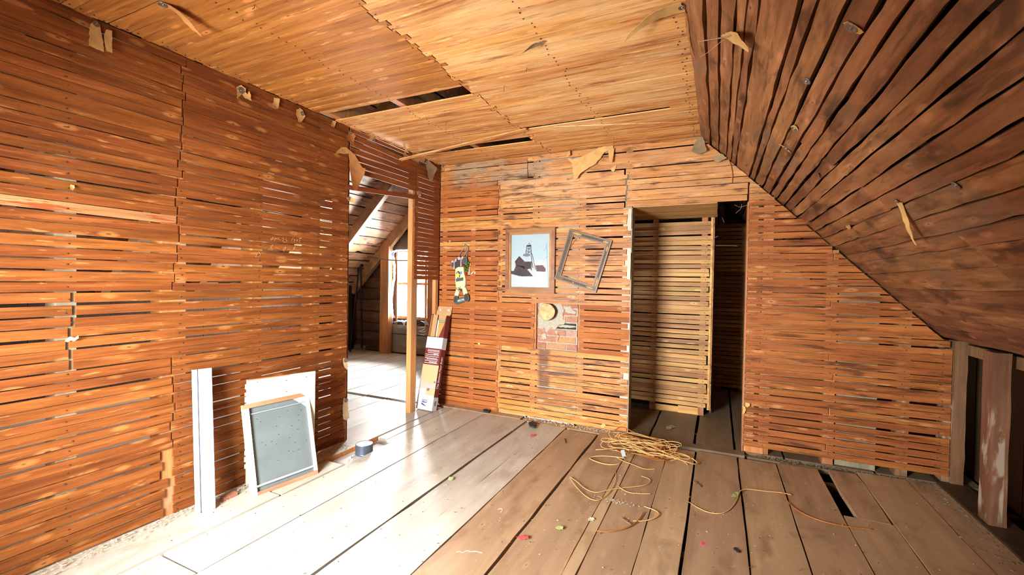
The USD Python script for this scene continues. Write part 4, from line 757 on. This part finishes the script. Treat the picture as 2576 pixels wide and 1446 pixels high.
tm.apply_scale([.33*blen/tl, 1.25, 1]); MS = frame3((MB_ @ np.array([bwid+.0004, .215*blen, -dep*.62, 1]))[:3], MB_[:3, 1], MB_[:3, 2]); MS[:3, 1] = -MB_[:3, 2]*-1; MS[:3, 2] = MB_[:3, 0]; MS[:3, 1] = np.cross(MS[:3, 2], MS[:3, 0])
put('slogan', xf(tm, MS), UsdShade.Material.Get(stage, '/World/Looks/print_white'), CB)
put('end_mark', cat_([xf(box(bwid+.0012, bwid+.002, .05*blen, .10*blen, -dep*.62, -dep*.52), MB_), xf(box(bwid+.0012, bwid+.002, .055*blen, .095*blen, -dep*.42, -dep*.34), MB_)]), UsdShade.Material.Get(stage, '/World/Looks/logo_black'), CB)
put('flap', cb(.12, 1.0, 1.0, 1.085, -dep, -dep+.003), card, CB)
for x in (.30, .82): put('foam_dot', xf(lathe([(0, .004), (.010, .003), (.012, 0), (0, 0)], 14), MB_ @ trimesh.transformations.translation_matrix([x*bwid, 1.045*blen, -dep+.003])), label_w, CB)
FP = thing('flooring_sample', 'yellow wood effect flooring plank inside the open maroon carton', 'flooring plank')
put('plank', cb(.40, .93, .50, .905, -.048, -.040), wood('sample_wood', 2, [(.2, L(170, 124, 62)), (.5, L(190, 146, 80)), (.8, L(204, 162, 98))], knots=0, var=.05, along=4, across=60, rough=.35), FP); put('white_edge', cb(.31, .395, .50, .93, -.048, -.041), label_w, FP); put('green_strip', cb(.42, .93, .908, .93, -.048, -.040), plain('green_strip', L(126, 144, 106), .6), FP)

# ---- things leaning on the left wall
WB = thing('white_trim_board', 'narrow white moulded board leaning on the left wall', 'board')
B0, B1, T0 = fl(491, 1294), fl(537, 1279), np.array([XL+.012, 1.272, .688]); MW = frame3(B0, B1-B0, T0-B0); LW = np.linalg.norm(T0-B0)
prof = [(0, -.001), (0, .016), (.018, .016), (.0195, .008), (.024, .007), (.027, .019), (.079, .019), (.081, .017), (.081, -.001)]
m = poly(prof, LW); v = m.vertices; m.vertices = np.stack([v[:, 0], v[:, 2], v[:, 1]], 1); m.invert(); put('moulding', xf(m, MW), plain('white_paint', L(176, 182, 194), .45), WB)
put('end_grain', xf(box(.001, .080, LW, LW+.0006, .001, .015), MW), cut_wood, WB)
PB = thing('cream_panel', 'cream painted board leaning on the left wall behind the screen', 'board')
pb0, pb1, pbT = fl(619, 1224), np.array([-2.196, 1.885, 0]), np.array([XL+.014, 1.493, .583]); MPb = frame3(pb0, pb1-pb0, pbT-pb0); wP, hP = np.linalg.norm(pb1-pb0), np.linalg.norm(pbT-pb0)
creamp = plain('cream_paint', L(190, 182, 158), .5, noise=.05, nscale=14)
put('panel', xf(box(0, wP+.01, 0, hP, -.013, 0), MPb), creamp, PB); put('red_edge', xf(box(.004, wP*.62, hP-.004, hP+.0008, -.0125, .0005), MPb), plain('red_edge', L(206, 110, 66), .7), PB)
put('paint_drips', cat_([xf(box(-.006-.003*rng.random(), .001, a, a+.012+.02*rng.random(), -.011, -.001), MPb) for a in np.linspace(.1, hP-.05, 13)]), creamp, PB, kind='stuff')
put('specks', cat_([xf(box(a, a+.004, b, b+.005, 0, .0006), MPb) for a, b in ((.20, hP-.035), (.31, hP-.03), (.2, hP-.10), (.05, hP-.02))]), nail_mat, PB, kind='stuff')
SS = thing('window_screen', 'white framed insect screen with bare wood rails, leaning against the cream board', 'window screen')
nP = MPb[:3, 2]; s0, s1 = fl(624, 1251), fl(791, 1188); sT = atp(599, 1021, pb0+nP*.03, nP); MSs = frame3(s0, s1-s0, sT-s0)
for _ in range(40):
    q_ = (MSs @ np.array([[0, .34, -.022, 1], [.37, .34, -.022, 1], [.37, 0, -.022, 1], [0, 0, -.022, 1]]).T)[:3].T
    if ((q_-pb0)@nP).min() > .002: break
    MSs[:3, 3] += np.array([.002, 0, 0])
wS, hS = np.linalg.norm(s1-s0), np.linalg.norm(sT-s0)
bare = wood('bare_rail', 1, [(.2, L(150, 104, 72)), (.5, L(178, 128, 92)), (.8, L(194, 148, 112))], knots=0, var=.1, along=3, across=40)
wpaint = plain('white_frame_paint', L(204, 200, 192), .45, noise=.04); scr_grey = plain('screen_mesh', L(106, 115, 115), .55, noise=.12, nscale=9)
put('stile', xf(box(0, .030, -.0, hS-.016, -.022, 0), MSs), wpaint, SS); put('stile', xf(box(wS-.017, wS, .0, hS-.016, -.022, 0), MSs), wpaint, SS)
put('top_rail', xf(box(0, wS, hS-.016, hS+.006, -.022, .0), MSs), bare, SS, label='bare unpainted wooden top rail'); put('bottom_rail', xf(box(.032, wS-.001, .001, .022, -.022, .001), MSs), bare, SS, label='bare unpainted wooden bottom rail')
put('bar', xf(box(.030, wS-.017, .045, .054, -.012, -.002), MSs), wpaint, SS); put('bar', xf(box(.030, wS-.017, hS-.052, hS-.046, -.013, -.008), MSs), plain('screen_bead', L(140, 148, 146), .5), SS)
put('mesh', xf(box(.030, wS-.017, .022, hS-.016, -.016, -.014), MSs), scr_grey, SS, label='grey insect mesh')
put('flies', cat_([xf(box(a*wS, a*wS+.004, b*hS, b*hS+.003, -.014, -.0125), MSs) for a, b in rng.uniform([.15, .25], [.9, .85], (22, 2))]), nail_mat, SS, kind='stuff')
put('brick', None or xf(trimesh.creation.box([.07, .035, .02]).subdivide(), frame3((-2.27, 1.43, .011), (0, 1, .0), (1, 0, 0))), bricks[2], label='small dark broken brick piece at the wall foot behind the white board', cat='brick')

# ---- tin in the sunken floor place
TN = thing('round_tin', 'short dark grey tin with pale top in the floor recess by the doorway', 'tin')
tc = np.array([-2.118, 2.232, -.021]); TM = trimesh.transformations.translation_matrix(tc)
put('tin_wall', xf(lathe([(0, 0), (.055, 0), (.057, .002), (.0585, .006), (.056, .010), (.0555, .060), (.0565, .064), (.0555, .068), (.052, .068), (.052, .060), (0, .060)], 36), TM), plain('tin_grey', L(92, 98, 112), .4, .6, noise=.15), TN, smooth=40)
put('pale_top', xf(lathe([(0, .0672), (.030, .067), (.0515, .066), (.0515, .058), (0, .058)], 36), TM), plain('tin_top', L(232, 228, 222), .7, noise=.05), TN, smooth=40)
m = trimesh.creation.box([.016, .012, .012]); put('lump', xf(m.subdivide(), frame3((-2.137, 2.130, -.015), (1, .4, .1), (0, 1, 0))), plaster, label='small white plaster lump on the floor beside the round tin', cat='plaster lump')

# ---- cane
cane_c = plain('cane', L(214, 166, 102), .42, noise=.25, nscale=14); cane_d = plain('cane_dark', L(170, 102, 46), .42, noise=.25, nscale=14)
COIL = thing('cane_coil', 'tangled heap of cane strands on the floor before the closet', 'cane coil')
cc = np.array([-.45, 3.09, 0]); rc = np.random.default_rng(23)
for i in range(24):
    n_ = int(rc.integers(26, 60)); a0 = rc.uniform(0, 6.28); span = rc.uniform(2.5, 8.5); th = a0+np.linspace(0, span, n_)*(1 if rc.random() < .5 else -1)
    ra, rb_ = rc.uniform(.08, .22), rc.uniform(.03, .13); off = rc.normal(0, [.045, .03]); tl_ = rc.uniform(-.8, .8)
    h0 = rc.uniform(.006, .075); ph_2 = rc.uniform(0, 6)
    X = np.stack([ra*np.cos(th)*(1+.22*np.sin(1.7*th+ph_2)), rb_*np.sin(th), h0+.02*np.sin(th*1.0+ph_2)+.012*np.sin(3.1*th)], 1); X[:, 1] += tl_*X[:, 0]*.35
    X += [cc[0]+off[0], cc[1]+off[1], 0]; X[:, 2] = np.clip(X[:, 2], .005, .12)
    put('strand', tube(X, rc.uniform(.0022, .0038), 5), cane_c if rc.random() < .72 else cane_d, COIL, smooth=True)
zt = lambda p: Z(p, 8.883, 1470, 1080)
for q, r_, h_ in (([(250, 455), (430, 445), (620, 425), (850, 400), (1000, 470)], .0033, .02), ([(780, 770), (640, 792), (450, 775), (250, 715), (110, 650), (130, 622), (250, 597), (450, 590), (700, 610), (900, 640)], .0033, .008), ([(700, 610), (850, 700), (1100, 790), (1300, 872), (1400, 892), (1575, 885)], .0024, .006), ([(1600, 480), (1700, 540), (1860, 620), (2000, 655), (2180, 675), (2310, 788)], .003, .008), ([(1930, 702), (2100, 662), (2200, 610)], .003, .006), ([(820, 210), (900, 215), (1040, 290), (1120, 370), (1250, 430)], .0028, .06), ([(1580, 280), (1640, 245), (1715, 238), (1720, 330), (1700, 480)], .0024, .07)):
    put('strand', tube([fl(*p, h_+.003*math.sin(i)) for i, p in enumerate(zt(q))], r_, 5, 2), cane_c, COIL, smooth=True)
put('paper_tag', xf(box(-.012, .012, -.03, .03, 0, .002), frame3(fl(*zt([(870, 535)])[0], .055), (1, .3, .3), (.4, 1, .5))), label_w, COIL)
zf = lambda p: Z(p, 2.862, 1400, 1040)
for lab, q, r_, m_ in (('long thin looped cane strand on the floor left of centre', [(425, 420), (425, 500), (380, 570), (330, 615), (280, 628), (220, 605), (150, 540), (100, 470), (92, 454), (140, 482), (200, 540), (280, 573), (370, 550), (480, 533), (610, 522), (660, 508), (680, 480), (655, 462), (610, 450)], .0021, cane_c),
        ('short curved cane strand crossing the end of the looped strand', [(440, 520), (480, 550), (525, 570), (590, 577), (675, 577)], .0024, cane_c),
        ('hooked cane strand lying on a wide floor crack', [(630, 668), (710, 695), (740, 718), (730, 740), (690, 760), (620, 775), (550, 772)], .0026, cane_c),
        ('dark tapering cane strand nearest the camera on the floor', [(630, 705), (600, 760), (540, 810), (450, 840), (370, 850), (290, 845)], .0028, cane_d),
        ('curved cane strand with green bits stuck on it, right half of the floor', [(950, 635), (1020, 680), (1090, 712), (1160, 722), (1220, 712), (1270, 670), (1300, 620), (1312, 575), (1330, 550), (1370, 542), (1450, 552), (1530, 562), (1620, 568), (1690, 585)], .0024, cane_c),
        ('long straightish cane strand reaching to the right side of the floor', [(1625, 565), (1660, 630), (1700, 672), (1760, 712), (1850, 755), (1950, 785), (2060, 810), (2180, 825), (2268, 833)], .0026, cane_d),
        ('short orange cane piece on the closet threshold', [(785, 177), (840, 198), (890, 218)], .0024, cane_d), ('short reddish cane piece right of the tangled heap', [(815, 283), (850, 286)], .0026, cane_d)):
    put('cane_strand', tube([fl(*p, .004+r_) for p in zf(q)], r_, 6, 2, (.6, 1, 1, .8)), m_, label=lab, cat='cane strand', smooth=True)

# ---- litter on the floor
def litter(name, label, cat, px, col, h=.003, thick=.002, seed=0):
    h += .003
    P = np.array([fl(x, y, h) for x, y in px]); put(name, sheet(P, NZ, lambda q: .0, t=thick, res=.004, rough=.004, seed=seed), plain(f'litter_{name}_{seed}', L(*col), .7), label=label, cat=cat)
zg = lambda p: Z(p, 3.22, 840, 1000)
litter('red_scrap', 'red plastic scrap on a wide floor crack near the camera', 'scrap', zg([(1478, 1128), (1520, 1112), (1572, 1118), (1576, 1138), (1520, 1142)]), (196, 70, 70), .004, seed=1)
litter('red_scrap', 'small dull red scrap on the floor below the chimney hole', 'scrap', zg([(1588, 303), (1605, 295), (1630, 300), (1628, 312), (1600, 314)]), (190, 84, 74), .003, seed=2)
litter('pink_scrap', 'tiny bright pink scrap on the floor right of centre', 'scrap', zf([(1036, 930), (1052, 923), (1072, 932), (1062, 944), (1045, 940)]), (232, 60, 120), .003, seed=3)
litter('green_leaf', 'pale green leaf scrap on a pale floor crack left of centre', 'leaf', zg([(925, 655), (940, 640), (965, 648), (962, 662), (940, 668)]), (168, 186, 120), .003, seed=4)
litter('green_leaf', 'pale green leaf scrap right of the red plastic scrap', 'leaf', zg([(1790, 1052), (1830, 1035), (1862, 1048), (1850, 1064), (1815, 1062)]), (166, 176, 104), .003, seed=5)
litter('green_leaf', 'pale green leaf caught on the cane strand in a crack', 'leaf', zf([(1265, 595), (1280, 568), (1310, 560), (1312, 580), (1295, 595)]), (150, 170, 100), .006, seed=6)
litter('dark_scrap', 'black shrivelled scrap near the front right of the floor', 'scrap', zf([(1272, 970), (1290, 962), (1305, 980), (1322, 985), (1318, 1000), (1290, 992)]), (44, 38, 34), .004, .004, seed=7)
litter('dark_scrap', 'small black lump at the back wall foot below the mine picture', 'scrap', [(1216, 1028), (1226, 1025), (1234, 1030), (1230, 1036), (1218, 1034)], (34, 32, 32), .012, .012, seed=8)
litter('dark_scrap', 'black lump at the back wall foot beside the floor strip end', 'scrap', [(1330, 1062), (1340, 1058), (1350, 1066), (1346, 1074), (1334, 1070)], (34, 32, 32), .012, .012, seed=9)
litter('pale_disc', 'pale round chip beside the slot shaped floor hole', 'chip', zf([(230, 752), (245, 744), (268, 748), (272, 758), (255, 768), (234, 766)]), (188, 180, 160), .003, seed=10)
litter('yellow_paper', 'crumpled yellowish paper on the closet floor', 'paper scrap', [(1676, 1073), (1690, 1068), (1700, 1072), (1686, 1078), (1678, 1079)], (150, 140, 106), .008, seed=11)
litter('wood_splint', 'grey wood splint lying across a wide crack on the right', 'splint', zf([(983, 485), (1000, 483), (1042, 518), (1036, 524)]), (112, 90, 72), .006, .004, seed=12)
litter('wood_splint', 'reddish wood splint between two cane pieces near the camera', 'splint', zf([(462, 748), (470, 746), (542, 790), (536, 796)]), (126, 92, 66), .004, .004, seed=13)
litter('wood_splint', 'dark stubby wood splint on the floor in front of the chimney wall', 'splint', zg([(1866, 330), (1874, 328), (1886, 362), (1878, 366)]), (84, 62, 48), .004, .004, seed=14)
for lab, q in (('white crinkled thread on the floor near the front', [(992, 1252), (1020, 1245), (1042, 1258), (1075, 1238), (1110, 1248), (1150, 1244), (1180, 1252), (1204, 1258)]), ('short white hooked thread above the crinkled thread', [(1328, 905), (1350, 898), (1370, 905), (1358, 925), (1348, 930)])):
    put('thread', tube([fl(*p, .004) for p in zg(q)], .0018, 5, 1), plain('thread_white', L(214, 218, 220), .7) if count.get('/World/thread', 0) == 0 else UsdShade.Material.Get(stage, '/World/Looks/thread_white'), label=lab, cat='thread')
def chips(name, label, n, gen, size, mat, seed):
    r_ = np.random.default_rng(seed); ms = []
    for i in range(n):
        m = trimesh.creation.box([1, 1, 1]); m.vertices += r_.normal(0, .25, m.vertices.shape); s = size*r_.uniform(.4, 1.5)
        m.apply_scale([s*r_.uniform(.6, 2.4), s, s*.4]); m.apply_transform(trimesh.transformations.rotation_matrix(r_.uniform(0, 6.28), [0, 0, 1])); p = gen(r_); m.apply_translation([p[0], p[1], p[2]+s*.2]); ms.append(m)
    put(name, cat_(ms), mat, label=label, cat='debris', kind='stuff')
inroom = lambda r_: (r_.uniform(-2.25, 1.15), r_.uniform(.9, 3.25), .004)
chips('pale_crumbs', 'tiny pale plaster crumbs scattered all over the floor', 620, inroom, .0022, plaster, 1)
chips('dark_crumbs', 'tiny dark wood crumbs scattered all over the floor', 460, inroom, .0024, plain('crumb_dark', L(74, 54, 40), .8), 2)
chips('plaster_rubble', 'grey plaster rubble along the foot of the right back wall', 420, lambda r_: (r_.uniform(.25, 1.2), 3.405-abs(r_.normal(0, .035)), -.002), .0045, plain('rubble_grey', L(126, 116, 98), .9, noise=.3), 3)
chips('knee_wall_rubble', 'grey lint and rubble along the foot of the low right wall', 620, lambda r_: (1.21-abs(r_.normal(0, .07)), r_.uniform(1.9, 3.4), -.002), .006, UsdShade.Material.Get(stage, '/World/Looks/rubble_grey'), 4)
chips('left_wall_rubble', 'pale crumbs along the foot of the left wall', 900, lambda r_: (XL+.012+abs(r_.normal(0, .045)), r_.uniform(.7, 2.25), .012), .0034, plain('rubble_pale', L(196, 176, 148), .9, noise=.3), 5)
_d = fl(1545, 1262)
chips('white_dust', 'white dusty smear of crumbs on the floor below the looped cane strand', 130, lambda r_: (_d[0]+r_.normal(0, .05), _d[1]+r_.normal(0, .012), .004), .0022, plaster, 8)
chips('back_wall_rubble', 'plaster and bark bits along the foot of the chimney wall', 200, lambda r_: (r_.uniform(-1.45, -.62), 3.40-abs(r_.normal(0, .03)), -.003), .007, UsdShade.Material.Get(stage, '/World/Looks/rubble_pale'), 6)

# ---- the side room seen through the doorway
blackm = plain('black_metal', L(34, 36, 42), .3, .6)
PS = thing('metal_pole_stand', 'black metal pole stand with a long bent rod in the side room', 'stand'); YS = 5.14
pt = at(906, 645, 1, YS)
put('pole', tube([at(910, 876, 1, YS), at(908.5, 700, 1, YS), pt], .013, 8), blackm, PS); put('pole', tube([at(881, 884, 1, YS-.15), at(892, 780, 1, YS-.10), at(901, 690, 1, YS-.03), pt+[-.02, 0, 0]], .013, 8), blackm, PS)
put('clamp', cat_([tube([at(900, 668, 1, YS), at(912, 668, 1, YS)], .02, 8), tube([pt+[.03, -.01, .02], at(908, 672, 1, YS-.01)], .018, 8)]), blackm, PS); put('ring', tube([at(*q, 1, YS) for q in ((905, 642), (898, 642), (893, 650), (892, 658), (897, 666), (904, 667))], .009, 7, 2), steel, PS)
put('rod', tube([at(*q, 1, YS) for q in ((905, 644), (930, 646), (960, 651), (990, 655), (1030, 655), (1060, 650))], .009, 7, 2), steel, PS)
m = trimesh.creation.box([.24, .11, .075]).subdivide().subdivide(); m.vertices += np.random.default_rng(4).normal(0, .004, m.vertices.shape); m.apply_translation(fl(907, 880)*[1, 1, 0]+[.02, .01, .044]); put('stone_block', m, plain('stone_block', L(120, 104, 96), .9, noise=.3, nscale=30, bump=.4), label='worn reddish block at the foot of the pole stand', cat='block')
plastic = usdkit.material(stage, '/World/Looks/plastic_film', {'d': ('diffuse_bsdf', {'color': L(214, 222, 232)}), 't': ('translucent_bsdf', {'color': L(214, 224, 236)}), 'm': ('mix_closure', {'fac': .5}), 'g': ('glossy_bsdf', {'roughness': .2}), 'm2': ('mix_closure', {'fac': .08})}, [('d.BSDF', 'm.closure1'), ('t.BSDF', 'm.closure2'), ('m.closure', 'm2.closure1'), ('g.BSDF', 'm2.closure2')], surface='m2.closure')
FL_ = thing('plastic_film', 'torn clear plastic film hanging round the side room window', 'plastic film')
zr = lambda p: Z(p, 4.82, 860, 600)
for i, q in enumerate(([(600, 180), (640, 150), (640, 320), (628, 600), (618, 800), (604, 1035), (585, 1035), (590, 700), (606, 470), (610, 320)], [(600, 190), (612, 150), (660, 135), (840, 130), (840, 150), (700, 152), (640, 168), (625, 230)], [(625, 1000), (700, 985), (830, 985), (825, 1050), (800, 1030), (780, 1000), (750, 1062), (735, 1010), (660, 1010), (632, 1030)], [(960, 1000), (1050, 995), (1066, 1045), (1030, 1050), (1000, 1020)])):
    P = np.array([at(x, y, 1, 5.24) for x, y in zr(q)]); put('film', sheet(P, BN, lambda s: .02*math.sin(9*s[2]+i)+.01*math.sin(23*s[0]), res=.03, rough=.008, seed=70+i), plastic, FL_, smooth=60)
for x, lab in ((997, 'thin wooden batten left of the side room window'), (1071, 'thin wooden batten right of the side room window')):
    a, b = at(x, 700, 1, 5.25), at(x-1, 822, 1, 5.25); put('batten', board(a+[0, 0, .3], b, NX, BN, .028, .014, 4, .001), post_wood, label=lab, cat='batten')
web = plain('cobweb', L(214, 212, 206), .8)
put('cobweb', cat_([tube([at(*p, 1, 3.16) for p in Z(q, 6.75, 860+180, 640+120)], .0006, 3, 1) for q in ([(85, 440), (140, 430), (210, 415)], [(85, 500), (150, 480), (200, 440)], [(90, 480), (160, 510), (200, 490)], [(110, 550), (150, 545), (180, 560)])]), web, label='few pale cobweb threads between door post and carton', cat='cobweb', kind='stuff')
put('cobweb', cat_([tube([bw(*p, -.3) for p in Z(q, 5.57, 1560, 400)], .0007, 3, 1) for q in ([(1600, 640), (1680, 680), (1790, 640)], [(1620, 760), (1700, 690), (1700, 630)], [(1430, 820), (1440, 850), (1460, 890)], [(1310, 1105), (1375, 1080)], [(1340, 1210), (1640, 1215)])]), web, label='dusty cobweb threads at the top of the dark passage', cat='cobweb', kind='stuff')
